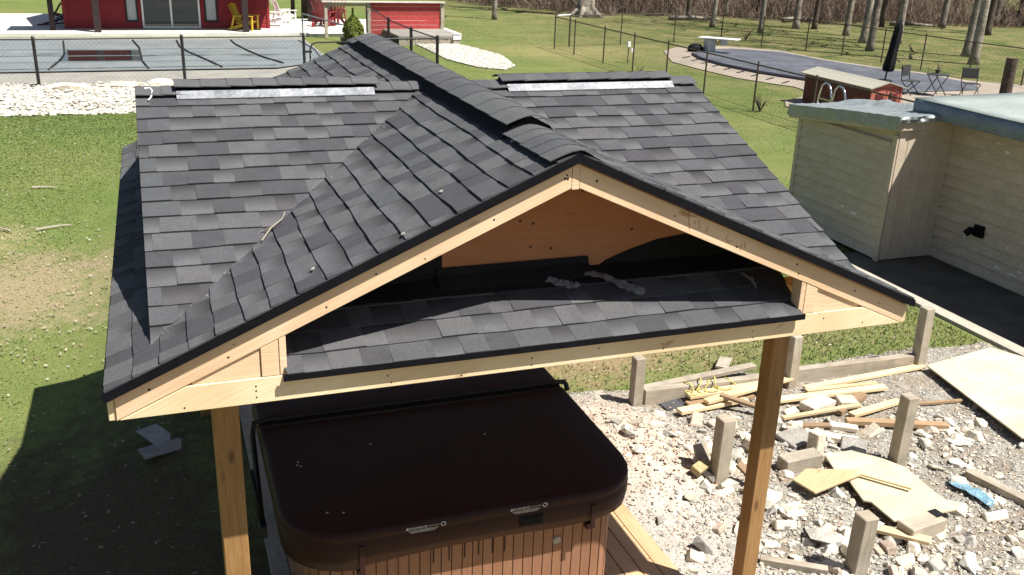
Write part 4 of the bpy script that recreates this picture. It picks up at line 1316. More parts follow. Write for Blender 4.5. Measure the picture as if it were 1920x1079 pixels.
for rn, (cx, cy), (sx, sy), n, kinds in REG:
    ks = kinds.split()
    for i in range(n):
        k_ = ks[i % len(ks)]
        nm, m, mes, lb = KIND[k_]
        for t in range(30):
            x = rnd.gauss(cx, sx); y = rnd.gauss(cy, sy)
            if x < 1.62 or y > 3.35 or y < -.6 or x > 6.6: continue
            if 3.55 < x < 4.2 and 1.0 < y < 2.0: continue
            break
        s_ = rnd.choice((.45, .55, .65, .8, .95, 1.25))
        o = bpy.data.objects.new(nm, rnd.choice(mes)); COL.objects.link(o); ROOT[o.name] = Vector((0, 0, 0))
        o.location = (x, y, gz(x, y) + (.016 if k_ != "flat" else .010) * s_ + rnd.uniform(-.016, .010))
        o.rotation_euler = (rnd.gauss(0, .28), rnd.gauss(0, .28), rnd.uniform(0, 6.28))
        o.scale = (s_ * rnd.uniform(.8, 1.2), s_ * rnd.uniform(.8, 1.2), s_ * rnd.uniform(.85, 1.2))
        o["label"] = lb + " " + rn; o["category"] = "rubble"; o["group"] = lb + "s " + rn
big = [(2.70, 1.62, .36, .26, .13, WSTONE, "biggest white plaster lump, between the right gazebo post and the grey post"),
       (3.30, .98, .20, .17, .14, WSTONE, "rounded white boulder near the lower edge of the picture"),
       (2.86, .98, .30, .22, .10, GSTONE, "big grey concrete lump at the right side of the gazebo post"),
       (2.52, 1.92, .22, .12, .10, WSTONE, "white lump at the very foot of the grey post by the dirt heap"),
       (4.86, 2.02, .16, .14, .10, WSTONE, "squarish white stone right of the grey post on the gravel"),
       (5.20, 1.98, .30, .20, .03, WSTONE, "largest flat white flake on the gravel at the right"),
       (2.86, 1.42, .24, .18, .08, WSTONE, "white slab piece just right of the gazebo post"),
       (3.55, .45, .26, .14, .08, GSTONE, "long grey squared lump at the bottom edge")]
for i, (x, y, sx, sy, sz, m, lb) in enumerate(big):
    me = hull(900 + i, sx, sy, sz, 20); me.materials.append(m)
    o = bpy.data.objects.new("rubble_chunk", me); COL.objects.link(o); ROOT[o.name] = Vector((0, 0, 0))
    o.location = (x, y, gz(x, y) + sz * .35); o.rotation_euler = (0, 0, rnd.uniform(-.5, .5)); tag(o, lb, "rubble")
# crumbs of the same rubble, too small to pick apart
n = 3800
cx = np.concatenate([nrs.normal(c[1][0], c[2][0] * 1.15, int(n * c[3] / 300)) for c in REG]); cy = np.concatenate([nrs.normal(c[1][1], c[2][1] * 1.15, int(n * c[3] / 300)) for c in REG])
k2 = (cx > 1.55) & (cx < 7) & (cy < 3.5) & (cy > -1)
cx, cy = cx[k2], cy[k2]
pebbles("rubble_crumbs", cx, cy, gravel_z(cx, cy) + .008, nrs.uniform(.010, .026, len(cx)), [WSTONE, CSTONE, GSTONE, PINKST, DSTONE], (.22, .36, .30, .06, .06))
# clods on the dirt heap
n = 1300
cx = nrs.normal(1.95, .40, n); cy = nrs.normal(2.7, .6, n); k2 = (cx > 1.5) & (cy < 3.9)
cx, cy = cx[k2], cy[k2]
SOIL = mat("soil_clod", (.58, .46, .37), (.44, .33, .25), 6, .95, .1, fine=40, fa=.3, bump=.4)
pebbles("soil_clods", cx, cy, gravel_z(cx, cy) + .004, nrs.uniform(.006, .024, len(cx)) * nrs.choice([.6, .8, 1.3], len(cx)), [SOIL, PINKST, CSTONE], (.62, .23, .15))

# shingle scraps and sticks on the left lawn
def lay(x, y): return terr(x, y)
for (x, y, a, lb) in ((-2.30, 4.62, 2.05, "upper of two pale shingle scraps lying in the shade left of the gazebo"), (-2.24, 4.28, .30, "lower of two pale shingle scraps lying in the shade left of the gazebo")):
    mb = MB(); mb.box((x, y, lay(x, y) + .03 + (.01 if a < 1 else 0)), (.42, .22, .008), rz(a)); tag(ob("shingle_scrap", mb, GSTONE, None, (x, y, lay(x, y))), lb, "shingle")
for p0, p1, lb in (((-4.75, 13.2), (-4.5, 12.95), "dark stick at the left edge of the lawn"), ((-4.15, 13.0), (-3.6, 13.15), "long pale stick lying on the lawn left of the roof"), ((-4.4, 15.4), (-3.95, 15.3), "thin bent pale stick on the lawn nearer the stones")):
    pts = [Vector((p0[0] + (p1[0] - p0[0]) * t, p0[1] + (p1[1] - p0[1]) * t + .04 * sin(3 * t), 0)) for t in (0, .3, .6, 1)]
    for p in pts: p.z = lay(p.x, p.y) + .045
    mb = MB(); mb.tube(pts, [.02, .018, .015, .01], 5); tag(ob("stick", mb, GREYW, None, pts[1]), lb, "stick")

# ------------------------------------------------------------------ beige outbuilding on the right
HB = thing("outbuilding", "beige clapboard outbuilding with flat pale roof and tarped lean-to", "building", (9.33, 7, 0))
XW, XB, YB0, YB1 = 9.33, 8.31, 6.91, 9.32
def claps(x, y0, y1, ztop0, ztop1, e=.165):
    """boards on a wall facing -x; the top line may slope"""
    z = .06; k = 0
    zt = max(ztop0, ztop1)
    while z < zt - .02:
        z1 = min(z + e, zt)
        mb = MB()
        wv = rnd.uniform(-.002, .002)
        pts = [(x, y0, z + .010), (x - .032 + wv, y0, z + .010), (x - .005, y0, z1 + .002), (x, y0, z1 + .002)]
        mb.extrude(pts, (0, y1 - y0, 0))
        ob("siding_board", mb, BEIGE, HB)
        z += e
mb = MB(); mb.box((XW + 3.0, 1.7, 1.2), (6.0, 10.6, 2.36)); mb.extrude([(XB + .02, YB0 + .03, .05), (XB + .02, YB1 - .03, .05), (XB + .02, YB1 - .03, 1.96), (XB + .02, YB0 + .03, 2.22)], (1.28, 0, 0)); ob("wall", mb, BEIGE, HB)
claps(XW, -3.5, YB0 + .0, 2.3, 2.3)
claps(XB, YB0 + .09, YB1 - .09, 1.90, 1.90)
for y, wd in ((YB0 + .045, .09), (YB1 - .045, .09)):
    mb = MB(); mb.box((XB - .018, y, (1.98 if y < 8 else 1.86) / 2 + .03), (.036, wd, 1.98 if y < 8 else 1.86)); ob("corner_board", mb, BEIGE, HB, bevel=.003)
# the narrow wall facing the viewer: vertical boards, frieze
x = XB + .01; i = 0
while x < XW - .02:
    x1 = min(x + .165, XW - .02)
    mb = MB(); mb.box(((x + x1) / 2, YB0 + .014 - .002 * (i % 2), 1.12), (x1 - x - .004, .03, 2.12)); ob("vertical_board", mb, BEIGE, HB, bevel=.002)
    x = x1; i += 1
x = XB - .012
while x < XB + .80:
    mb = MB(); mb.box((x + .14, YB0 - .045, 2.175), (.276, .03, .16)); ob("frieze_board", mb, BEIGE, HB, bevel=.002)
    x += .28
mb = MB(); mb.extrude([(XB - .135, YB0 - .06, 2.31), (XB - .135, YB1 + .13, 2.03), (XB - .135, YB1 + .13, 1.82), (XB - .135, YB0 - .06, 2.09)], (.12, 0, 0)); ob("side_fascia", mb, BEIGE, HB)
mb = MB(); mb.extrude([(XB - .10, YB0 - .10, 2.30), (XB - .10, YB1 + .12, 2.03), (XB - .10, YB1 + .12, 1.95), (XB - .10, YB0 - .10, 2.22)], (1.12, 0, 0)); ob("lean_to_roof", mb, GREYW, HB)
# peeling paint
pp = MB()
for (y, z, w_, h) in ((6.0, 2.05, .16, .05), (5.85, 1.95, .10, .04), (6.12, 1.96, .05, .03), (5.6, .30, .18, .06), (5.35, .26, .22, .09), (5.2, .36, .08, .05), (6.3, .55, .06, .04), (5.9, .5, .05, .03), (5.5, .62, .06, .05)):
    pp.extrude([(XW - .026, y + w_ / 2 * cos(t) * rnd.uniform(.6, 1.1), z + h / 2 * sin(t) * rnd.uniform(.6, 1.1)) for t in [2 * pi * i / 9 for i in range(9)]], (.012, 0, 0))
for (y, z, w_, h) in ((7.6, .62, .2, .05), (7.25, .58, .06, .07), (7.9, .66, .12, .04)):
    pp.extrude([(XB - .026, y + w_ / 2 * cos(t) * rnd.uniform(.6, 1.1), z + h / 2 * sin(t) * rnd.uniform(.6, 1.1)) for t in [2 * pi * i / 9 for i in range(9)]], (.012, 0, 0))
ob("paint_patch", pp, mat("peeled_paint", (.80, .78, .73), (.68, .64, .58), 9, .8, .2, bump=0), HB, kind="stuff")
# dryer vent
mb = MB(); mb.box((XW - .045, 6.03, .72), (.06, .17, .17)); vt = ob("wall_vent", mb, BLACKP, HB, bevel=.004)
mb = MB(); mb.tube([(XW - .06, 6.05, .71), (XW - .15, 6.10, .72), (XW - .20, 6.13, .66)], [.06, .06, .05], 10); ob("hood", mb, BLACKP, vt)
# main roof: slab, wrapped fascia, pale membrane
mb = MB(); mb.box((8.88 + 3.4, 1.6, 2.36), (6.8, 11.4, .20)); ob("roof", mb, GREYW, HB)
mb = MB()
rows = []
for i in range(50):
    y = -4.1 + 11.42 * i / 49
    j = rnd.uniform(-.008, .008)
    rows.append([(8.88, y, 2.475), (8.855, y, 2.47), (8.848 + j, y, 2.38), (8.852 - j, y, 2.245 + .02 * rnd.random()), (8.89, y, 2.24)])
mb.grid(rows)
o = ob("fascia_wrap", mb, BLUEF, HB, smooth=True); md = o.modifiers.new("t", 'SOLIDIFY'); md.thickness = .004
rows = []
for j in range(24):
    y = -4.12 + 11.48 * j / 23
    rows.append([(8.845 + 6.9 * i / 23, y, 2.482 + .015 * (vnoise(np.array([i * .5]), np.array([j * .6]), 8)[0]) + .10 * ss(i / 18.)) for i in range(24)])
mb = MB(); mb.grid(rows); o = ob("roof_membrane", mb, ROOFM, HB, smooth=True); md = o.modifiers.new("t", 'SOLIDIFY'); md.thickness = .006
mb = MB(); mb.box((8.88 + 3.4, 7.335, 2.36), (6.8, .03, .23)); ob("rear_fascia", mb, BLUEF, HB)
# tarp over the lean-to
tp = thing("tarp", "crumpled silver tarp draped over the small roof of the beige outbuilding", "tarp", (8.6, 8, 2.2))
nx_, ny_ = 60, 110
rows = []
x0, x1, y0, y1 = XB - .145, XB + 1.02, YB0 - .085, YB1 + .14
for j in range(ny_):
    r = []
    v_ = j / (ny_ - 1) * (y1 - y0 + .36) - .18
    for i in range(nx_):
        u_ = i / (nx_ - 1) * (x1 - x0 + .16) - .16
        x = x0 + max(0, u_); y = y0 + min(max(0, v_), y1 - y0)
        z = 2.06 + .27 * (1 - (y - y0) / (y1 - y0))
        wr = .016 * (vnoise(np.array([x * 3.1]), np.array([y * 3]), 21)[0] - .5) - .020 * abs(vnoise(np.array([x * 5 + y * 3]), np.array([y * 6 - x * 2]), 22)[0] - .5) - .012 * abs(vnoise(np.array([x * 11 - y * 6]), np.array([y * 12]), 27)[0] - .5)
        if x > XB + .55: wr += .075 * ss((x - XB - .55) / .4) * (.6 + .8 * vnoise(np.array([x * 6]), np.array([y * 7]), 23)[0]) * ss((y1 - y) / .5 + .2)
        z += wr
        dr = 0
        if u_ < 0: dr = -u_ * (1.0 + .35 * vnoise(np.array([y * 2.3]), np.array([1.]), 24)[0]); x -= .010 + .02 * vnoise(np.array([y * 6]), np.array([u_ * 8]), 25)[0]
        if v_ < 0: dr = max(dr, -v_ * .55); y -= .012 + .06 * vnoise(np.array([x * 14]), np.array([v_ * 12]), 26)[0] ; 
        if v_ > y1 - y0: dr = max(dr, v_ - (y1 - y0)); y += .01
        r.append((x, y, z - dr))
    rows.append(r)
mb = MB(); mb.grid(rows); o = ob("sheet", mb, TARP, tp, smooth=False); md = o.modifiers.new("t", 'SOLIDIFY'); md.thickness = .003
mb = MB(); rows = []
for j in range(10):
    rows.append([(XB + .86 + .02 * j + rnd.uniform(-.02, .02), YB0 - .12 + .05 * i + rnd.uniform(-.02, .02), 2.28 + .05 * sin(i * 2.1 + j) + .02 * j + rnd.uniform(-.02, .02)) for i in range(7)])
mb.grid(rows); o = ob("loose_fold", mb, CLEAR, tp); md = o.modifiers.new("t", 'SOLIDIFY'); md.thickness = .002

# ------------------------------------------------------------------ chain-link fences
def fence(name, label, pts, h, m, posts, pr=.03, cell=.11, wire=.0017, cat="fence", mesh=True, rail=.022, base=0.0, parent=None):
    pts = [Vector((p[0], p[1], base)) for p in pts]
    t = thing(name, label, cat, pts[0])
    for (x, y) in posts:
        mb = MB(); mb.tube([(x, y, base - .1), (x, y, base + h + .06)], pr, 8); mb.tube([(x, y, base + h + .06), (x, y, base + h + .1)], [pr * 1.15, pr * .4], 8)
        ob("fence_post", mb, m, t)
    mb = MB(); mb.tube([p + Vector((0, 0, h)) for p in pts], rail, 6); ob("top_rail", mb, m, t)
    mb = MB(); mb.tube([p + Vector((0, 0, .06)) for p in pts], .006, 4); ob("bottom_wire", mb, m, t)
    if mesh:
        V = []; F = []
        for a, b in zip(pts[:-1], pts[1:]):
            L = (b - a).length; d = (b - a) / L; nrm = Vector((-d.y, d.x, 0))
            n = int(L / cell)
            for sg in (-1, 1):
                for i in range(-int(h / cell), n + 1) if sg > 0 else range(0, n + int(h / cell) + 1):
                    s0 = i * cell; s1 = s0 + sg * (h - .05)
                    z0, z1 = .05, h
                    if s0 < 0: z0 += -s0; s0 = 0
                    if s0 > L: z0 += s0 - L; s0 = L
                    if s1 > L: z1 -= s1 - L; s1 = L
                    if s1 < 0: z1 -= -s1; s1 = 0
                    if z1 - z0 < .02: continue
                    p, q = a + d * s0 + Vector((0, 0, z0)), a + d * s1 + Vector((0, 0, z1))
                    k = len(V)
                    for c in (p, q):
                        V += [tuple(c + nrm * wire), tuple(c - nrm * wire * .5 + d * wire), tuple(c - nrm * wire * .5 - d * wire)]
                    for e in range(3):
                        g = (e + 1) % 3
                        F.append((k + e, k + g, k + 3 + g, k + 3 + e))
        npmesh("chain_mesh", V, F, m, parent=t, kind="stuff")
    return t
MESHM = BMETAL
fence("chain_link_fence", "low black chain link fence standing in the white stones before the left pool",
      [(-14, 25.5), (-5.1, 25.6), (-1.2, 25.9), (2.36, 26.2)], 1.42, BMETAL, [(-9.2, 25.55), (-5.1, 25.6), (-1.2, 25.9), (2.36, 26.2)], .045, cell=.14)
gt = thing("garden_gate", "black chain link gate with rounded top behind the roof peak", "gate", (2.6, 26.2, 0))
gp = [Vector((2.55, 26.25, 0)), Vector((4.15, 26.5, 0))]
mb = MB(); d = (gp[1] - gp[0])
mb.tube([gp[0] + Vector((0, 0, .08)), gp[0] + Vector((0, 0, 1.0)), gp[0] + d * .04 + Vector((0, 0, 1.16)), gp[0] + d * .12 + Vector((0, 0, 1.22)), gp[1] - d * .12 + Vector((0, 0, 1.22)), gp[1] - d * .04 + Vector((0, 0, 1.16)), gp[1] + Vector((0, 0, 1.0)), gp[1] + Vector((0, 0, .08)), gp[0] + Vector((0, 0, .08))], .024, 6)
ob("gate_frame", mb, BMETAL, gt)
mb = MB()
for k in range(17):
    for sg in (0, 1):
        p = gp[0] + d * (k / 17); q = gp[0] + d * ((k + 1) / 17)
        for z in range(9):
            z0 = .1 + z * .125
            mb.tube([p + Vector((0, 0, z0 + sg * .125)), q + Vector((0, 0, z0 + (1 - sg) * .125))], .0035, 3, cap=False)
ob("chain_mesh", mb, BMETAL, gt, kind="stuff")
mb = MB(); mb.box((2.5, 26.25, .95), (.22, .05, .06)); ob("latch", mb, BMETAL, gt)
fence("chain_link_fence", "black chain link fence running from the red board fence down to the roof",
      [(7.2, 40.0), (6.6, 33.1), (6.56, 29.4), (6.73, 26.6), (4.3, 26.5)], 1.30, BMETAL, [(7.2, 40.0), (6.6, 33.1), (6.56, 29.4), (6.73, 26.6), (4.3, 26.5)], .055, cell=.14)
# ------------------------------------------------------------------ left pool
PCV = thing("pool_cover", "pale grey winter cover stretched over the left swimming pool", "pool cover", (-3, 33, 0))
mb = MB(); cv = [(-13, 29.0), (1.9, 29.3), (3.9, 31.0), (3.95, 37.2), (3.2, 37.75), (-13, 37.75)]
mb.extrude([(x, y, .055) for x, y in cv], (0, 0, .02)); ob("sheet", mb, COVERL, PCV)
for y in (31.1, 32.7, 34.6):
    mb = MB(); pts = [(-13 + i * .55, y + rnd.uniform(-.03, .03), .078) for i in range(30)]
    mb.tube(pts, .022, 5); ob("seam", mb, COVSEAM, PCV)
mb = MB(); mb.tube([(-13, 29.45, .085), (-5, 29.5, .085), (1.9, 29.75, .085)], .03, 5); ob("edge_hem", mb, COVSEAM, PCV)
mb = MB(); mb.tube([(3.72, 37.2, .09), (3.9, 34, .09), (3.7, 31.2, .09)], .03, 5); ob("edge_hem", mb, COVSEAM, PCV)
st_ = MB()
for x, y in ((-.9, 33.0), (1.4, 32.4), (-5.6, 33.0), (-2.2, 32.5)):
    for k in range(9):
        a = rnd.uniform(-.2, .2); L = rnd.uniform(.25, .8); yy = y + rnd.uniform(-.5, .5); xx = x + rnd.uniform(-.3, .5)
        st_.extrude([(xx - L, yy, .0765), (xx, yy + .05, .0765), (xx + L, yy + .02, .0765), (xx, yy - .07, .0765)], (0, 0, .002))
ob("dirt_stain", st_, COVSEAM, PCV, kind="stuff")
wq = [(-5.0, 31.4), (-2.42, 31.35), (-2.5, 34.3), (-4.95, 34.4)]
mb = MB(); mb.extrude([(x, y, .078) for x, y in wq], (0, 0, .006)); tag(ob("puddle", mb, WATER, None, (-3.7, 32.9, .07)), kind="structure")
for pts, lb in (([(-5.15, 29.3), (-5.0, 31.2), (-4.95, 33.2), (-5.05, 34.6), (-5.25, 37.2)], "leftmost dark rope across the grey pool cover, left of the puddle"),
                ([(-2.2, 29.3), (-2.4, 31.2), (-2.45, 33.2), (-2.5, 35.0), (-2.75, 37.4)], "dark rope across the grey pool cover at the puddle's right side"),
                ([(.10, 29.4), (-.3, 31.3), (-.8, 33.5), (-1.05, 35.2), (-1.1, 37.3)], "dark rope across the grey pool cover beside the middle fence post"),
                ([(2.2, 30.2), (1.7, 31.8), (1.3, 34.0), (1.05, 36.0), (1.0, 37.3)], "rightmost dark rope across the grey pool cover with a knot at its end")):
    mb = MB(); mb.tube([(x, y, .10) for x, y in pts], .030, 6); tag(ob("rope", mb, COVSEAM if 0 else BMETAL, None, (*pts[0], .08), smooth=True), lb, "rope")

# ------------------------------------------------------------------ red pool house
HS = thing("pool_house", "red clapboard pool house with sliding glass door and covered porch", "house", (-1.2, 41.5, .14))
z0 = .14; HY = 41.5
mb = MB(); mb.box((-1.2, HY + 3.0, z0 + 1.3), (8.38, 5.94, 2.6)); ob("wall", mb, REDW, HS)
sd_ = MB()
z = z0
def segs(zlo, zhi):
    out = []; cur = -5.4
    for a, b, lo, hi in sorted(((-2.36, .09, z0, 2.2), (-3.0, -2.48, .42, 2.1), (.25, .82, .42, 2.1))):
        if zhi > lo and zlo < hi:
            out.append((cur, a)); cur = b
    out.append((cur, 3.0))
    return out
while z < z0 + 2.6:
    for a, b in segs(z, z + .115):
        sd_.extrude([(a, HY + .03, z), (a, HY - .022, z), (a, HY + .002, z + .118), (a, HY + .03, z + .118)], (b - a, 0, 0))
    sd_.extrude([(2.99, HY, z), (3.025, HY, z), (3.0, HY, z + .118), (2.99, HY, z + .118)], (0, 6, 0))
    z += .115
ob("siding", sd_, REDW, HS, kind="stuff")
for x, y in ((3.0, HY - .01), (-5.4, HY - .01)):
    mb = MB(); mb.box((x, y, z0 + 1.3), (.12, .09, 2.6)); ob("corner_board", mb, REDW, HS)
def window(nm, x0, x1, za, zb, fr, m, pane_m, parts):
    f = MB()
    for a, b, c, d in ((x0, x1, za, za + fr), (x0, x1, zb - fr, zb), (x0, x0 + fr, za + fr, zb - fr), (x1 - fr, x1, za + fr, zb - fr)):
        f.box(((a + b) / 2, HY - .03, (c + d) / 2), (b - a, .08, d - c))
    if parts == 2: f.box(((x0 + x1) / 2, HY - .035, (za + zb) / 2), (fr * 1.1, .07, zb - za - 2 * fr))
    o = ob(nm, f, m, HS)
    return o
dr = window("sliding_door", -2.34, .07, z0 + .02, 2.2, .075, WHITE, GLASS, 2)
for a, b, m, yy in ((-2.265, -1.18, GLASS, -.012), (-1.09, -.005, GLASS, .002)):
    mb = MB(); mb.box(((a + b) / 2, HY + yy, 1.17), (b - a, .01, 1.91)); ob("pane", mb, m, dr)
mb = MB(); mb.box((-1.75, HY + .05, 1.17), (1.0, .02, 1.85)); ob("curtain", mb, BLIND, dr)
for x0, x1 in ((-3.0, -2.48), (.25, .82)):
    wd = window("side_window", x0, x1, .42, 2.1, .075, DBROWN, GLASS, 1)
    mb = MB(); mb.box(((x0 + x1) / 2, HY - .005, 1.26), (x1 - x0 - .15, .012, 1.53)); ob("pane", mb, mat("blind_glass", (.46, .50, .50), (.40, .44, .44), 2, .25, .5, bump=0), wd)
for x in (-4.1, 1.86):
    mb = MB(); mb.box((x, 40.0, z0 + 1.2), (.26, .26, 2.4)); ob("porch_post", mb, DBROWN, HS, bevel=.01)
mb = MB(); mb.box((-5.87, 40.9, z0 + 1.2), (.2, .2, 2.4)); ob("porch_post", mb, DBROWN, HS, bevel=.01)
mb = MB(); mb.box((-1.45, 40.55, 2.66), (10.2, 1.84, .16)); ob("porch_roof", mb, DBROWN, HS)
mb = MB(); mb.extrude([(-5.7, HY - .1, 2.76), (-5.7, HY + 6.2, 2.76), (-5.7, HY + 3.05, 4.3)], (9.0, 0, 0)); ob("roof", mb, DBROWN, HS)

# ------------------------------------------------------------------ porch furniture
def adirondack(name, label, loc, rot, m, s=1.0, group=None):
    t = thing(name, label, "chair", loc, group)
    def part(nm, boxes, lab=None):
        mb = MB()
        for p0, p1, w_, h in boxes:
            mb.beam(Vector(p0) * s, Vector(p1) * s, w_ * s, h * s)
        me_o = ob(nm, mb, m, None)
        me_o.parent = t; me_o.location = (0, 0, 0)
        ROOT[me_o.name] = ROOT[t.name]
    for i in range(5):
        x = -.22 + .11 * i
        part("back_slat", [((x * .8, .28, .30), (x * 1.35, .58, 1.02 - .5 * abs(x) ** 1.5), .095, .02)])
    part("seat", [((-.24 + .12 * i, -.38, .36), (-.24 + .12 * i, .30, .27), .10, .02) for i in range(5)])
    for sx in (-1, 1):
        part("arm", [((sx * .33, -.42, .56), (sx * .33, .40, .56), .12, .025)])
        part("leg", [((sx * .29, -.36, 0), (sx * .29, -.36, .55), .05, .09)])
        part("leg", [((sx * .27, -.30, .33), (sx * .27, .62, .02), .04, .11)])
        part("leg", [((sx * .31, .34, .55), (sx * .31, .50, 0), .04, .07)])
    t.rotation_euler = (0, 0, rot)
    return t
adirondack("adirondack_chair", "yellow slatted adirondack chair behind the porch post of the red pool house", (1.95, 40.75, .14), radians(62), YELLOW, 1.12)
adirondack("adirondack_chair", "white adirondack chair in full sun at the pool house corner", (3.42, 42.6, .14), radians(70), WHITE, 1.1)
adirondack("adirondack_chair", "second white chair behind the first at the pool house corner", (4.1, 44.3, .14), radians(110), WHITE, 1.05)
adirondack("adirondack_chair", "red chair left of the grey rail frame on the side patio", (5.75, 42.9, .1), radians(150), REDP, 1.2)
adirondack("adirondack_chair", "red chair behind the grey rail frame on the side patio", (6.35, 43.7, .1), radians(190), REDP, 1.25)
gr = thing("covered_grill", "dark covered barbecue grill standing on the patio beside the red chairs", "grill", (5.95, 45.4, .1))
mb = MB(); mb.loft([[(5.95 + a * cos(t), 45.4 + b * sin(t), z) for t in [2 * pi * i / 16 + .2 for i in range(16)]] for z, a, b in ((.12, .62, .38), (.5, .60, .36), (.9, .62, .38), (1.1, .5, .33), (1.35, .42, .3), (1.42, .2, .15))]); ob("cover", mb, DBROWN, gr, smooth=True)
mb = MB(); mb.box((5.95, 45.0, .2), (.9, .06, .1)); ob("leg", mb, BMETAL, gr)
def dpost(x, y, r, h, lb, cat="post", m=DBROWN):
    mb = MB(); mb.tube([(x, y, 0), (x + .02, y, h * .5), (x, y, h)], [r * 1.15, r, r * .9], 9); return tag(ob("patio_post" if m is DBROWN else "tree_stump", mb, m, None, (x, y, 0), smooth=True), lb, cat)
dpost(5.05, 48.6, .10, 3.4, "thin dark post at the back of the side patio behind the chairs")
dpost(5.72, 48.3, .26, 4.0, "thick dark patio post right of the pool house, behind the red chairs")
hr = thing("handrail", "thin grey sloping handrail at the edge of the side patio", "handrail", (4.3, 39.6, .1))
mb = MB(); mb.tube([(4.25, 39.6, .1), (4.25, 39.6, .95)], .03, 6); ob("post", mb, GALV, hr)
mb = MB(); mb.tube([(4.25, 39.6, .95), (6.3, 36.6, .55)], .03, 6); ob("rail", mb, GALV, hr)
mb = MB(); mb.tube([(6.3, 36.6, 0), (6.3, 36.6, .56)], .03, 6); ob("post", mb, GALV, hr)
# red board fence with grey frame on a low wall
RF = thing("board_fence", "red board fence panel in a grey timber frame beside the side patio", "fence", (8.7, 38.9, 0))
z = .14
i = 0
while z < 1.40:
    mb = MB(); mb.box((8.72, 38.9 + rnd.uniform(-.006, .006), z + .1), (3.18, .03, .192)); ob("plank", mb, REDF, RF, bevel=.004)
    z += .2; i += 1
for x in (7.05, 10.4):
    mb = MB(); mb.box((x, 38.88, .76), (.14, .14, 1.5)); ob("post", mb, GREYW, RF, bevel=.006)
mb = MB(); mb.box((5.16, 38.88, .72), (.13, .13, 1.42)); ob("post", mb, GREYW, RF, bevel=.006)
mb = MB(); mb.box((7.75, 38.86, 1.53), (5.5, .30, .05)); ob("cap_rail", mb, mat("bleached_board", (.62, .58, .52), (.52, .48, .43), 3, .8, .2), RF)
mb = MB(); mb.box((6.1, 38.9, 1.40), (1.8, .05, .12)); ob("rail", mb, GREYW, RF)
RW = thing("retaining_wall", "low grey board wall below the red fence with pale cap blocks", "wall", (8.9, 35.9, 0))
for k in range(22):
    x = 7.75 + k * .118
    mb = MB(); mb.box((x, 35.95 + rnd.uniform(-.008, .008), -.05), (.11, .04, .80)); ob("wall_board", mb, GREYW, RW)
mb = MB(); mb.box((9.05, 37.4, .33), (2.75, 3.0, .10)); ob("cap", mb, CONC, RW)
mb = MB(); mb.box((10.2, 36.0, .30), (.36, .36, .16)); ob("cap_block", mb, WHITE, RW, bevel=.01)
mb = MB(); mb.box((10.2, 36.0, -.1), (.3, .3, .62)); ob("corner_post", mb, GREYW, RW)

# shrub in a planter: leaf sprays through a cone
def leaves(name, P, Nn, size, mats, parent, p=None):
    n = len(P)
    a = nrs.normal(0, 1, (n, 3)); a /= np.linalg.norm(a, axis=1)[:, None]
    t = np.cross(a, Nn + nrs.normal(0, .5, (n, 3))); t /= np.linalg.norm(t, axis=1)[:, None] + 1e-9
    s_ = (size * nrs.uniform(.6, 1.3, n))[:, None]
    V = np.stack([P - t * s_ * .35, P + a * s_ * .5, P + t * s_ * .35, P - a * s_ * .6], 1).reshape(-1, 3)
    F = np.arange(4 * n).reshape(-1, 4)
    return npmesh(name, V, F, mats, nrs.choice(len(mats), n, p=p), parent, kind="stuff")
SB = thing("cedar_shrub", "small yellow green cone shaped cedar shrub before the red fence", "shrub", (5.9, 36.6, .1))
n = 5200
hh = nrs.uniform(0, 1, n) ** .8; aa = nrs.uniform(0, 2 * pi, n)
rad = .52 * np.sin(np.clip(hh * 1.02 + .18, 0, 1) * pi) ** .8 * (1 - .35 * hh) * (.78 + .3 * vnoise(aa * 3, hh * 7, 3)) * nrs.uniform(.6, 1, n) ** .35
Pn = np.stack([5.9 + rad * np.cos(aa), 36.6 + rad * np.sin(aa), .18 + 1.25 * hh], 1)
leaves("foliage", Pn, np.stack([np.cos(aa), np.sin(aa), .4 + 0 * aa], 1), .075, FOLI, SB, (.45, .25, .3))
mb = MB(); mb.tube([(5.9, 36.6, 0), (5.9, 36.6, .9)], [.05, .02], 6); ob("trunk", mb, BARKD, SB)
mb = MB(); mb.tube([(5.85, 36.4, 0), (5.85, 36.4, .26)], [.45, .55], 12); tag(ob("planter", mb, BMETAL, None, (5.85, 36.4, 0)), "dark round planter under the cone shaped cedar shrub", "planter")

# ------------------------------------------------------------------ right pool
PC2 = thing("pool_cover", "dark slate blue winter cover over the right swimming pool", "pool cover", (22, 28, 0))
c2 = [(19.2, 31.6), (18.75, 30.2), (18.6, 28.2), (18.9, 26.2), (19.2, 25.3), (19.7, 24.0), (20.2, 22.6), (20.6, 21.4), (24.6, 21.5), (25.3, 22.2), (25.7, 23.2), (25.6, 25.0), (24.8, 26.7), (24.1, 29.3), (23.9, 32.2), (22.3, 33.5), (20.6, 33.3)]
mb = MB()
ctr = (22, 27.5)
rows = []
for f in (1, .93, .8, .55, .25, .03):
    rows.append([(ctr[0] + (x - ctr[0]) * f, ctr[1] + (y - ctr[1]) * f, .05 if f == 1 else (.085 if f > .9 else .07 - .02 * (1 - f) + .02 * rnd.random())) for x, y in dens(c2, .6)])
mb.loft(rows, cap0=False); ob("sheet", mb, COVERD, PC2, smooth=True)
mb = MB(); pts = [(x, y, .085) for x, y in c2[0:7]]; mb.tube(pts, .06, 6); ob("water_tube", mb, mat("dark_tube", (.04, .04, .06), (.03, .03, .045), 5, .5, .4, bump=0), PC2)
for k in range(9):
    y = 31.0 - k * .85; x = 18.75 - .15 * sin((31 - y) / 6 * pi)
    mb = MB(); mb.beam((x, y, .06), (x - .55, y - .35, .045), .05, .012); ob("anchor_strap", mb, BMETAL, PC2)
DB = thing("diving_board", "white diving board on a pale pedestal at the pool's far end", "diving board", (21.3, 33.4, 0))
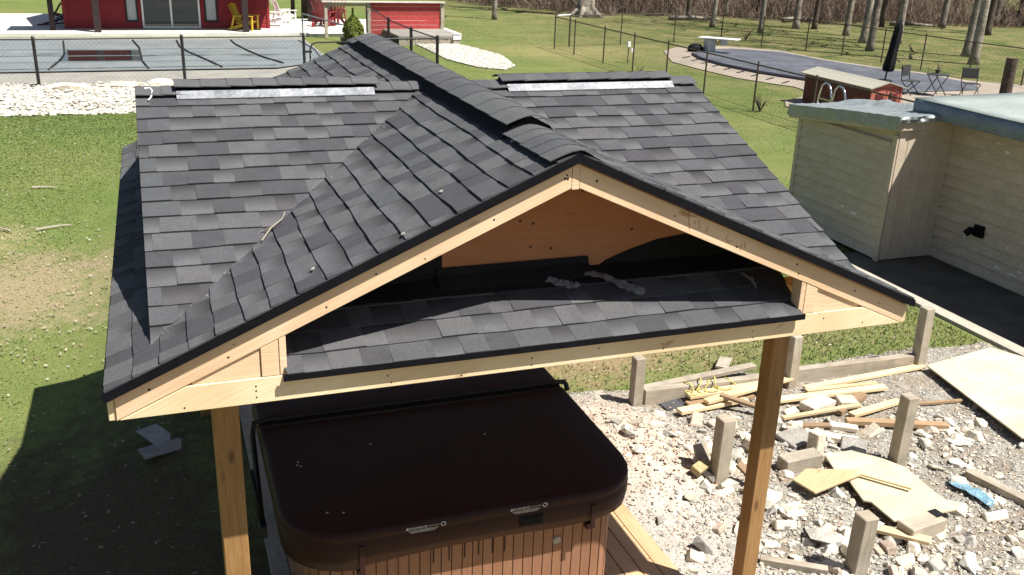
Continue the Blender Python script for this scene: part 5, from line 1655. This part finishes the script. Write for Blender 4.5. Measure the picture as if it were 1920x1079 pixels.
mb = MB(); mb.beam((20.25, 32.85, .62), (21.2, 31.35, .66), .5, .06); ob("board", mb, WHITE, DB, bevel=.02)
mb = MB(); mb.beam((20.5, 32.45, .02), (20.5, 32.45, .585), .34, .5, up=(0, 1, 0)); ob("pedestal", mb, mat("pale_plastic", (.55, .55, .52), (.45, .45, .43), 3, .6, .3, bump=0), DB, bevel=.03)
mb = MB(); mb.beam((20.85, 31.9, .40), (20.85, 31.9, .6), .3, .1, up=(0, 1, 0)); ob("fulcrum", mb, MATS["pale_plastic"], DB)
mb = MB(); mb.loft([[(20.0 + a * cos(t), 32.75 + a * .7 * sin(t), z) for t in [2 * pi * i / 10 for i in range(10)]] for z, a in ((.03, .36), (.2, .38), (.32, .26), (.36, .1))]); tag(ob("black_bag", mb, BLACKP, None, (20.0, 32.75, 0), smooth=True), "black bag lying beside the diving board's pedestal", "bag")
# storage box
BXX = thing("storage_shed", "small dark red pool shed with grey plank roof and panelled doors", "shed", (17.1, 18.9, 0))
mb = MB(); mb.box((17.13, 18.92, .47), (1.04, 2.96, .86)); ob("wall", mb, mat("dark_red_paint", (.12, .022, .018), (.085, .016, .014), 3, .6, .3, bump=0), BXX)
mb = MB(); mb.extrude([(16.62, 17.44, .9), (17.64, 17.44, .9), (17.13, 17.44, 1.04)], (0, 2.96, 0)); ob("gable", mb, MATS["dark_red_paint"], BXX)
SHW = wood("shed_roof_plank", (.40, .39, .33), (.29, .28, .24), (.15, .13, .1), .85, .3, .1, 60, .2)
for s in (-1, 1):
    for k in range(5):
        t0, t1 = k / 5 + .005, (k + 1) / 5 - .005
        xa, xb = 17.13 + s * .62 * t0, 17.13 + s * .62 * t1
        za, zb = 1.075 - .165 * t0, 1.075 - .165 * t1
        mb = MB(); mb.extrude([(xa, 17.30, za), (xb, 17.30, zb), (xb, 17.30, zb - .03), (xa, 17.30, za - .03)], (0, 3.25, 0)); ob("roof_plank", mb, SHW, BXX)
PINKP = mat("pale_red_paint", (.42, .13, .10), (.34, .10, .08), 4, .7, .3, bump=0)  # paler red for the front end than for the side walls
mb = MB(); mb.box((17.13, 17.42, .47), (1.03, .03, .84)); mb.extrude([(16.62, 17.405, .905), (17.64, 17.405, .905), (17.13, 17.405, 1.05)], (0, .03, 0)); ob("front_panel", mb, PINKP, BXX)
for s in (-1, 1):
    mb = MB(); mb.box((17.13 + s * .235, 17.395, .45), (.44, .025, .76)); dd = ob("door", mb, PINKP, BXX)
    for z in (.62, .25):
        mb = MB(); mb.box((17.13 + s * .235, 17.384, z), (.30, .01, .24)); mb.box((17.13 + s * .235, 17.379, z), (.22, .008, .16)); ob("door_panel", mb, MATS["dark_red_paint"], dd)
    mb = MB(); mb.box((17.13 + s * .50, 17.39, .47), (.06, .05, .86)); ob("trim", mb, PINKP, BXX)
# ladder rails
LD = thing("pool_ladder", "pair of chrome pool ladder rails in front of the dark red shed", "pool ladder", (16.0, 18.3, 0))
for dx in (0, 1):
    y = 18.75 - dx * .62
    mb = MB(); mb.tube([(16.1, y + .24, .03), (16.1, y + .22, .45), (16.1, y + .13, .76), (16.1, y, .87), (16.1, y - .16, .84), (16.1, y - .28, .70), (16.1, y - .36, .45), (16.1, y - .38, .03)], .032, 8); ob("rail", mb, CHROME, LD, smooth=True)
for z in (.15, .4):
    mb = MB(); mb.box((16.1, 18.62, z), (.10, .60, .03)); ob("step", mb, CHROME, LD)
# closed parasol
UM = thing("parasol", "closed black parasol standing by the right pool", "parasol", (22.4, 23.6, 0))
mb = MB(); mb.tube([(22.4, 23.6, 0), (22.5, 23.6, 1.0), (22.72, 23.58, 2.2)], .03, 8); ob("pole", mb, BMETAL, UM)
mb = MB()
rings = []
for z, r in ((.42, .15), (.5, .19), (.75, .18), (1.1, .15), (1.5, .15), (1.8, .14), (2.0, .11), (2.08, .07), (2.16, .03)):
    c = Vector((22.4 + .12 * z + .02, 23.6, z))
    rings.append([c + Vector((r * (1 + .16 * cos(6 * t)) * cos(t), r * (1 + .16 * cos(6 * t)) * sin(t), 0)) for t in [2 * pi * i / 24 for i in range(24)]])
mb.loft(rings); ob("canopy", mb, FABK, UM, smooth=True)
mb = MB(); mb.tube([(22.4, 23.6, .02), (22.4, 23.6, .12)], [.3, .26], 14); ob("base", mb, BMETAL, UM)
# bistro set
GMESH = mat("grey_mesh_fabric", (.045, .048, .048), (.035, .037, .037), 9, .7, .3, bump=0)
def bistro(loc, rot, label):
    t = thing("bistro_chair", label, "chair", loc, "bistro chairs by the right pool")
    def part(nm, tubes, m=BMETAL, boxes=()):
        mb = MB()
        for p in tubes: mb.tube(p, .016, 6)
        for c, s_ in boxes: mb.box(c, s_)
        o = ob(nm, mb, m); o.parent = t; ROOT[o.name] = ROOT[t.name]
    part("backrest", [], GMESH, [((0, .22, .73), (.50, .02, .32))])
    part("seat", [], GMESH, [((0, 0, .44), (.48, .42, .02))])
    for s in (-1, 1):
        part("leg", [[(s * .25, .26, .92), (s * .25, .20, .44), (s * .25, -.22, 0)]])
        part("leg", [[(s * .23, -.20, .44), (s * .23, .24, 0)]])
    part("back_rail", [[(-.25, .25, .91), (.25, .25, .91)]])
    t.rotation_euler = (0, 0, rot)
bistro((21.35, 21.15, .03), radians(20), "left folding bistro chair with dark mesh back by the right pool")
bistro((23.1, 20.35, .03), radians(-25), "right folding bistro chair with dark mesh back by the right pool")
BT = thing("bistro_table", "small folding bistro table with a dark pot between two mesh chairs", "table", (22.1, 20.8, .03))
mb = MB(); mb.tube([(22.1, 20.8, .70), (22.1, 20.8, .725)], .36, 18); ob("tabletop", mb, GMESH, BT)
for s in (-1, 1):
    for q in (-.2, .2):
        mb = MB(); mb.tube([(22.1 + s * .28, 20.8 + q, .03), (22.1 - s * .26, 20.8 + q, .70)], .016, 6); ob("leg", mb, BMETAL, BT)
pt = thing("flower_pot", "little dark pot with dry stems on the bistro table", "pot", (22.05, 20.8, .755))
mb = MB(); mb.tube([(22.05, 20.8, .755), (22.05, 20.8, .87)], [.06, .085], 10); ob("pot", mb, BARKD, pt)
mb = MB()
for k in range(9): mb.tube([(22.05, 20.8, .86), (22.05 + rnd.uniform(-.12, .12), 20.8 + rnd.uniform(-.12, .12), 1.0 + rnd.uniform(0, .06))], .006, 4)
ob("stems", mb, BARKD, pt, kind="stuff")
mb = MB(); mb.tube([(23.3, 19.1, 0), (23.3, 19.1, .8), (23.3, 19.1, 1.44)], [.185, .18, .175], 14); tag(ob("timber_post", mb, BARKD, None, (23.3, 19.1, 0), smooth=False), "thick round brown timber post behind the pale flat roof", "post")

fence("chain_link_fence", "rusty chain link fence running from the far corner towards the beige outbuilding",
      [(14.05, 34.3), (14.2, 9.6)], 1.32, RUST, [(14.05, 34.3), (14.1, 32.3), (14.2, 29.7), (14.2, 27.2), (14.2, 24.7), (14.2, 22.2), (14.2, 19.4), (14.2, 16.7), (14.2, 13.9), (14.2, 11.2)], .028, cell=.15, wire=.002)
bf = [(15.0, 34.9), (17.7, 35.4), (20.9, 36.3), (23.0, 35.6), (24.3, 34.2), (25.8, 32.9), (26.3, 31.0), (26.5, 28.7), (26.7, 26.6), (26.9, 24.3), (27.3, 22.2), (27.6, 19.6), (28, 16)]
fence("chain_link_fence", "chain link fence behind the right pool, in front of the trees", bf, 1.32, RUST, bf, .026, cell=.17, wire=.002)
g2 = thing("garden_gate", "small chain link gate with white top bar at the lawn fence's far corner", "gate", (14.5, 34.6, 0))
mb = MB(); mb.tube([(14.1, 34.4, .05), (14.1, 34.4, 1.36)], .025, 6); ob("gate_post", mb, RUST, g2)
mb = MB(); mb.tube([(14.2, 34.45, 1.36), (14.95, 34.85, 1.36)], .03, 6); ob("top_bar", mb, WHITE, g2)
mb = MB(); mb.tube([(14.95, 34.85, .05), (14.95, 34.85, 1.36)], .025, 6); ob("gate_post", mb, RUST, g2)

# ------------------------------------------------------------------ trees
def tree(x, y, r, h, label, m=BARK, lean=(0, 0), seed=0, branches=14, flare=1.5, group="bare trees at the edge of the wood", low=4.5):
    q = random.Random(seed * 31 + 5)
    t = thing("tree", label, "tree", (x, y, 0), group)
    pts = []; rad = []
    n = 9
    for i in range(n + 1):
        f = i / n
        pts.append(Vector((x + lean[0] * h * f + q.uniform(-.06, .06) * h * .03 * i ** .5, y + lean[1] * h * f + q.uniform(-.06, .06) * h * .03 * i ** .5, -.1 + h * f)))
        rad.append(r * (1 - .85 * f) + .012)
    pts.insert(1, pts[0].lerp(pts[1], .25)); rad[0] = r * flare; rad.insert(1, r * 1.06)
    mb = MB(); mb.tube(pts, rad, 10)
    if flare > 1.6:
        for k in range(6):
            a = k * 1.05 + q.uniform(-.3, .3)
            mb.tube([(x + cos(a) * r * .6, y + sin(a) * r * .6, .55 * r * 2), (x + cos(a) * r * 1.5, y + sin(a) * r * 1.5, .12), (x + cos(a) * r * 2.6, y + sin(a) * r * 2.6, -.05)], [r * .4, r * .28, r * .1], 6)
    ob("trunk", mb, m, t, smooth=True)
    cr = MB()
    def limb(p, d, L, rr, depth):
        k = 4; P_ = [p]; dd = d.copy()
        for i in range(k):
            dd = (dd + Vector((q.uniform(-.3, .3), q.uniform(-.3, .3), q.uniform(-.05, .25)))).normalized()
            P_.append(P_[-1] + dd * L / k)
        cr.tube(P_, [rr * (1 - .75 * i / k) for i in range(k + 1)], 5 if depth == 0 else 3, cap=False)
        if depth < 2:
            for i in range(1, k + 1):
                for _ in range(2 if depth == 0 else 1):
                    a = q.uniform(0, 6.28)
                    limb(P_[i], (dd + Vector((cos(a), sin(a), q.uniform(-.2, .6)))).normalized(), L * q.uniform(.35, .6), rr * (1 - .7 * i / k) * .55, depth + 1)
    for b in range(branches):
        f = max(low / h, .3) + (1 - max(low / h, .3)) * (b + .5) / branches
        i = min(len(pts) - 2, int(f * (len(pts) - 1)))
        a = b * 2.4 + q.uniform(-.5, .5)
        limb(pts[i], Vector((cos(a), sin(a), q.uniform(.25, .9))).normalized(), h * .26 * (1.15 - .7 * f), r * (1 - .8 * f) * .5 + .01, 0)
    ob("crown", cr, m, t, kind="stuff")
    return t
TR = [(15.93, 47.69, .26, 15, "lone pale tree trunk on the lawn left of the far fence corner", (0, 0), BARK),
      (22.41, 49.9, .52, 20, "thickest tree of all with flaring roots, behind the far fence corner", (.0, 0), BARK),
      (24.4, 57.9, .24, 14, "dark trunk in the wood just left of the thickest tree", (.02, 0), BARKD),
      (28.81, 58.8, .22, 15, "reddish dark trunk in the wood right of the thickest tree", (0, 0), BARKD),
      (28.0, 53.2, .34, 16, "leaning dark trunk at the wood's edge above the long fence", (.07, 0), BARKD),
      (28.5, 52.3, .22, 15, "slim trunk close beside the leaning dark trunk", (.01, .02), BARKD),
      (28.94, 49.1, .28, 15, "dark forked trunk at the wood's edge left of the diving board", (.02, .02), BARKD),
      (27.14, 43.3, .26, 15, "pale trunk leaning right, directly behind the diving board", (.08, 0), BARK),
      (28.42, 40.5, .24, 16, "slim grey trunk behind the pool, first right of the diving board", (.02, 0), BARK),
      (37.33, 51.6, .26, 16, "grey trunk deep in the wood right of the diving board", (.0, 0), BARKD),
      (32.16, 42.6, .34, 17, "grey trunk with mossy foot, second right of the diving board", (.02, 0), BARK),
      (33.17, 42.3, .27, 16, "dark brown trunk, third right of the diving board", (.02, 0), BARKD),
      (32.76, 39.0, .30, 17, "grey trunk standing alone left of the parasol pair", (.01, 0), BARK),
      (31.12, 35.6, .32, 18, "broad grey trunk left of the closed parasol, farther of the pair", (.03, 0), BARK),
      (29.02, 32.5, .31, 18, "nearest grey trunk left of the closed parasol", (.04, 0), BARK),
      (38.86, 43.5, .26, 16, "dark trunk in the row behind the closed parasol", (.03, 0), BARKD),
      (33.17, 35.5, .33, 18, "tall pale trunk just right of the closed parasol", (.03, 0), BARK),
      (43.09, 43.2, .34, 17, "leaning trunk on open ground midway between parasol and right group", (.08, 0), BARK),
      (32.54, 30.3, .32, 18, "left trunk of the close pair near the picture's right side", (.05, 0), BARK),
      (30.56, 27.8, .36, 19, "nearest thick trunk of the close pair near the picture's right side", (.0, 0), BARK),
      (43.76, 40.7, .32, 17, "pale trunk behind the close pair, left of its row", (.02, 0), BARK),
      (42.43, 39.0, .36, 17, "dark trunk behind the close pair, middle of its row", (.02, 0), BARKD),
      (48.27, 44.2, .34, 17, "farthest right trunk before the open green field", (.04, 0), BARK),
      (49.5, 53.5, .28, 15, "slim leaning trunk far back in the wood above the parasol", (.06, 0), BARKD),
      (51.9, 51.5, .28, 15, "slim straight trunk far back in the wood at the right", (.01, 0), BARKD),
      (39.19, 42.5, .30, 16, "grey trunk seen just left of the pale trunk behind the parasol", (.02, 0), BARK)]
for i, (x, y, r, h, lb, ln, m) in enumerate(TR):
    tree(x, y, r * (1 if i == 1 else .52), h, lb, m, ln, i, 12, 2.0 if i == 1 else 1.45)
q = random.Random(99)
for i in range(115):
    x = q.uniform(20, 62); y = max(59 - .35 * x + (2 if x > 22 else 12), 0) + q.uniform(0, 1) ** 1.5 * 26
    if x > 53 and y < 70: continue
    tree(x, y, q.uniform(.07, .2), q.uniform(9, 15), "bare thin trunk deep among the brown brush of the wood", q.choice((BARK, BARKD, BARKD)), (q.uniform(-.05, .08), 0), 100 + i, 6, 1.3, "thin trunks deep in the wood", 3)
# undergrowth: bare stems
n = 30000
bx = nrs.uniform(15, 66, n); e0 = np.where(bx < 22, 51.6 + (22 - bx) * 1.8, 59.3 - .35 * bx)
by = e0 + nrs.uniform(0, 1, n) ** 1.4 * 30 + (vnoise(bx * .7, bx * 0, 4) - .4) * 3.5
k2 = (bx < 52) | (by > 62)
bx, by = bx[k2], by[k2]; n = len(bx)
hh = nrs.uniform(.25, 4.0, n) * (.24 + 1.1 * vnoise(bx * .55, by * .55, 12) ** 1.3) * np.clip((by - e0[k2]) / 2.5 + .35, .3, 1)
rr = nrs.uniform(.004, .018, n)
lean = nrs.normal(0, .55, (n, 2))
base = np.stack([bx, by, np.zeros(n)], 1)
mid = base + np.stack([lean[:, 0] * hh * .5, lean[:, 1] * hh * .5, hh * .55], 1)
top = base + np.stack([lean[:, 0] * hh * 1.2 + nrs.normal(0, .2, n), lean[:, 1] * hh * 1.2, hh], 1)
tw_ = mid + np.stack([nrs.normal(0, .45, n), nrs.normal(0, .4, n), hh * nrs.uniform(.1, .4, n)], 1)
ang = nrs.uniform(0, 2 * pi, n)
dv = np.stack([np.cos(ang), np.sin(ang), 0 * ang], 1) * rr[:, None]
dv2 = np.stack([-np.sin(ang), np.cos(ang), 0 * ang], 1) * rr[:, None]
V = np.stack([base + dv, base - dv * .5 + dv2, base - dv * .5 - dv2, mid + dv * .8, mid - dv * .4 + dv2 * .8, mid - dv * .4 - dv2 * .8, top, tw_], 1)
F = []
T3 = np.array([(0, 1, 4), (0, 4, 3), (1, 2, 5), (1, 5, 4), (2, 0, 3), (2, 3, 5), (3, 4, 6), (4, 5, 6), (5, 3, 6), (3, 4, 7), (4, 5, 7), (5, 3, 7)])
F = (T3[None] + 8 * np.arange(n)[:, None, None]).reshape(-1, 3)
BR = [mat("brush_%d" % i, c, tuple(v * .7 for v in c), 2, .95, .1, bump=0) for i, c in enumerate(((.22, .155, .125), (.31, .23, .185), (.15, .105, .085), (.42, .34, .28)))]
npmesh("undergrowth", V.reshape(-1, 3), F, BR, np.repeat(nrs.choice(4, n, p=(.36, .3, .22, .12)), 12), kind="stuff")
for (p0, p1, r, lb) in (((26.8, 47.6), (29.6, 46.6), .13, "fallen grey log at the edge of the wood behind the long fence"), ((33.8, 46.2), (36.5, 46.8), .15, "fallen pale log lying behind the trunks left of the parasol"),
                        ((40.2, 44.4), (42.2, 43.0), .12, "thin fallen log behind the trunks right of the parasol")):
    mb = MB(); mb.tube([(p0[0], p0[1], r), ((p0[0] + p1[0]) / 2, (p0[1] + p1[1]) / 2 + .15, r * 1.3), (p1[0], p1[1], r)], [r, r * .9, r * .6], 8); tag(ob("log", mb, BARK, None, (p0[0], p0[1], 0), smooth=True), lb, "log")
bp_ = MB()
for k in range(260):
    a = q.uniform(0, 6.28); rr_ = q.random() ** .6 * 1.5
    c = Vector((50.6 + rr_ * cos(a), 45.5 + rr_ * sin(a), q.uniform(0, .9) * (1.1 - rr_ / 1.6)))
    d = Vector((q.uniform(-1, 1), q.uniform(-1, 1), q.uniform(-.3, .5))).normalized() * .7
    bp_.tube([c - d, c + d], .03, 3)
tag(ob("brush_pile", bp_, BARKD, None, (50.6, 45.5, 0)), "dark heap of cut branches on the green at the far right", "brush pile")
# weeds at fence feet
def weed(x, y, lb, n=12, h=.45):
    mb = MB()
    for k in range(n):
        a = q.uniform(0, 6.28); L = q.uniform(.5, 1) * h
        p = Vector((x, y, 0)); p1 = p + Vector((cos(a) * L * .3, sin(a) * L * .3, L * .6)); p2 = p1 + Vector((cos(a) * L * .3, sin(a) * L * .3, L * .4))
        mb.tube([p, p1, p2], [.012, .009, .004], 4)
    tag(ob("dry_weed", mb, BARKD, None, (x, y, 0)), lb, "weed", kind=None)
weed(14.3, 19.2, "dry brown weed clump at a fence post foot right of the roof", 22, .55)
weed(14.35, 26.9, "low dry weed clump at the fence foot beyond the right ridge", 14, .3)
weed(25.2, 36.9, "dry weed clump behind the pool near the far fence", 16, .6)
weed(22.6, 35.2, "small dry plant on the grass behind the diving board", 14, .5)
bh = thing("birdhouse_stake", "thin stake with a small white box inside the far lawn fence", "stake", (15.2, 29.6, 0))
mb = MB(); mb.tube([(15.2, 29.6, 0), (15.2, 29.6, .85)], .02, 5); ob("stake", mb, RUST, bh)
mb = MB(); mb.box((15.2, 29.6, .72), (.12, .1, .2)); mb.box((15.32, 29.55, .5), (.07, .06, .14)); ob("box", mb, WHITE, bh)
tl = MB()
for x, y in ((-10.5, 46.5), (-9.2, 49.4)): pass
bb = thing("lounge_rack", "dark tangle of stacked outdoor loungers on the porch left of the pool house", "furniture", (-5.6, 42.6, .14))
for k in range(7):
    mb = MB(); a = Vector((-6.6 + .25 * k, 42.4 + q.uniform(-.3, .3), .2 + .05 * k)); b = a + Vector((1.2 - .35 * k, q.uniform(-.2, .2), q.uniform(.05, .9) * (1 if k < 3 else .3)))
    mb.beam(a, b, .09, .06); ob("slat", mb, DBROWN, bb)
for k, x in enumerate((-5.62, -5.5)):
    mb = MB(); mb.tube([(x, 43.6, .1), (x, 43.6, 2.4)], .03, 5); tag(ob("pole", mb, mat("green_pole", (.10, .12, .02), (.08, .1, .02), 3, .6, .3, bump=0), None, (x, 43.6, 0)), ("left" if k == 0 else "right") + " thin olive pole beside the left corner of the red pool house", "pole")
tree(-9.0, 47.5, .10, 4.5, "small brown sapling at the far left edge beyond the porch", BARKD, (.02, 0), 77, 8, 1.3, None, 1.2)

# ------------------------------------------------------------------ grass blades and leaf litter
def grass(name, x, y, h, wd, mats, p):
    n = len(x); z = terr_np(x, y)
    a = nrs.uniform(0, 2 * pi, n); b = nrs.uniform(0, 2 * pi, n); le = nrs.uniform(.3, 1.3, n) * h
    d = np.stack([np.cos(a), np.sin(a), 0 * a], 1) * (wd * nrs.uniform(.6, 1.4, n))[:, None]
    B = np.stack([x, y, z - .005], 1)
    Tp = B + np.stack([np.cos(b) * le, np.sin(b) * le, h * nrs.uniform(.5, 1.2, n)], 1)
    V = np.stack([B - d, B + d, Tp], 1).reshape(-1, 3)
    return npmesh(name, V, np.arange(3 * n).reshape(-1, 3), mats, nrs.choice(len(mats), n, p=p), kind="stuff")
GR = [mat("blade_%d" % i, c, tuple(v * .75 for v in c), 1.5, .7, .2, bump=0, coord='World') for i, c in
      enumerate(((0.1042, 0.1667, 0.0416), (0.1438, 0.1933, 0.0576), (0.2330, 0.2132, 0.1091), (0.0793, 0.1270, 0.0317), (0.1884, 0.1389, 0.0893)))]
n = 150000
x = nrs.uniform(-8.5, -1.7, n); y = nrs.uniform(1.0, 22.0, n)
str_ = np.exp(-(((x + 4.2) / 1.7) ** 2 + ((y - 10.2) / 1.8) ** 2)) + np.exp(-(((x + 5.6) / 1.5) ** 2 + ((y - 12.6) / 1) ** 2)) * .7
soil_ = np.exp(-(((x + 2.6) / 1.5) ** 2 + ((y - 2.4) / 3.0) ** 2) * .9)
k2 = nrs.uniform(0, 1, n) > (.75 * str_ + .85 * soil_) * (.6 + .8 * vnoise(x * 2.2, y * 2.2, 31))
x, y = x[k2], y[k2]
grass("grass", x, y, .020 + 0 * x, .006 + .0009 * np.maximum(0, y - 6), GR, (.46, .34, .07, .11, .02))
n = 45000
x = nrs.uniform(1.4, 9, n); y = nrs.uniform(3.95, 9.5, n)
k2 = nrs.uniform(0, 1, n) > .9 * np.exp(-(((x - 2.4) / 1.4) ** 2 + ((y - 5.2) / 1.2) ** 2)) + .35 * vnoise(x * 1.3, y * 1.3, 33)
k2 &= ~((x > 7.5) & (y < 7.5))
grass("grass", x[k2], y[k2], .045, .008, GR, (.30, .26, .22, .14, .08))
n = 150000
x = nrs.uniform(4.4, 40, n); y = nrs.uniform(9.5, 47, n)
k2 = ~inside(x, y, dk) & ~inside(x, y, pg) & ~((x < 11) & (y > 35.5)) & (y + .35 * x < 60) & ~((x < 5) & (y > 26)) & ~((x > 8.6) & (x < 15.2) & (y < 9.6))
k2 &= ~((x < 8.2) & (y > 30) )
x, y = x[k2], y[k2]
dryp = vnoise(x * .35, y * .35, 41) * .6 + vnoise(x * 1.1, y * 1.1, 42) * .4 + .25 * np.exp(-(((x - 15.5) / 4) ** 2 + ((y - 33) / 3) ** 2)) + .12 * np.clip((x - 9) / 10, 0, 1)
k2 = nrs.uniform(0, 1, len(x)) > np.clip((dryp - .48) * 3.2, 0, .93)
x, y = x[k2], y[k2]
GR2 = [mat("dry_blade_%d" % i, c, tuple(v * .75 for v in c), 1.5, .7, .2, bump=0, coord='World') for i, c in
       enumerate(((0.1035, 0.1305, 0.0378), (0.1350, 0.1485, 0.0522), (0.2160, 0.1845, 0.0945), (0.0765, 0.0945, 0.0270)))]
grass("grass", x, y, .022, .014, GR2, (.40, .30, .16, .14))
LT = [mat("dry_leaf_%d" % i, c, tuple(v * .7 for v in c), 6, .8, .2, bump=0) for i, c in enumerate(((.34, .29, .20), (.26, .19, .11), (.42, .37, .29)))]
def litter(x, y, s):
    n = len(x)
    P_ = np.stack([x, y, terr_np(x, y) + .03 + nrs.uniform(0, .02, n)], 1)
    a = nrs.uniform(0, 2 * pi, n); u = np.stack([np.cos(a), np.sin(a), nrs.normal(0, .3, n)], 1) * (s * nrs.uniform(.6, 1.5, n))[:, None]
    v = np.stack([-np.sin(a), np.cos(a), nrs.normal(0, .4, n)], 1) * (s * nrs.uniform(.3, .7, n))[:, None]
    V = np.stack([P_ - u, P_ + v, P_ + u * .8, P_ - v], 1).reshape(-1, 3)
    npmesh("leaf_litter", V, np.arange(4 * n).reshape(-1, 4), LT, nrs.choice(3, n, p=(.45, .3, .25)), kind="stuff")
n = 2400
x = np.concatenate([nrs.uniform(-8, -1.7, n // 2), nrs.normal(-4.2, 1.5, n // 2)]); y = np.concatenate([nrs.uniform(1, 21, n // 2), nrs.normal(10, 2.4, n // 2)])
k2 = (x < -1.7) & (y > .5) & (y < 21); litter(x[k2], y[k2], .024)
n = 1300
x = nrs.uniform(1.3, 7.4, n); y = nrs.uniform(4.25, 8, n); litter(x, y, .018)
n = 2200
x = nrs.uniform(9, 45, n); y = nrs.uniform(25, 50, n); k2 = ~inside(x, y, dk) & (y + .35 * x < 60) & (y + .35 * x > 36) & ~inside(x, y, pg); litter(x[k2], y[k2], .035)
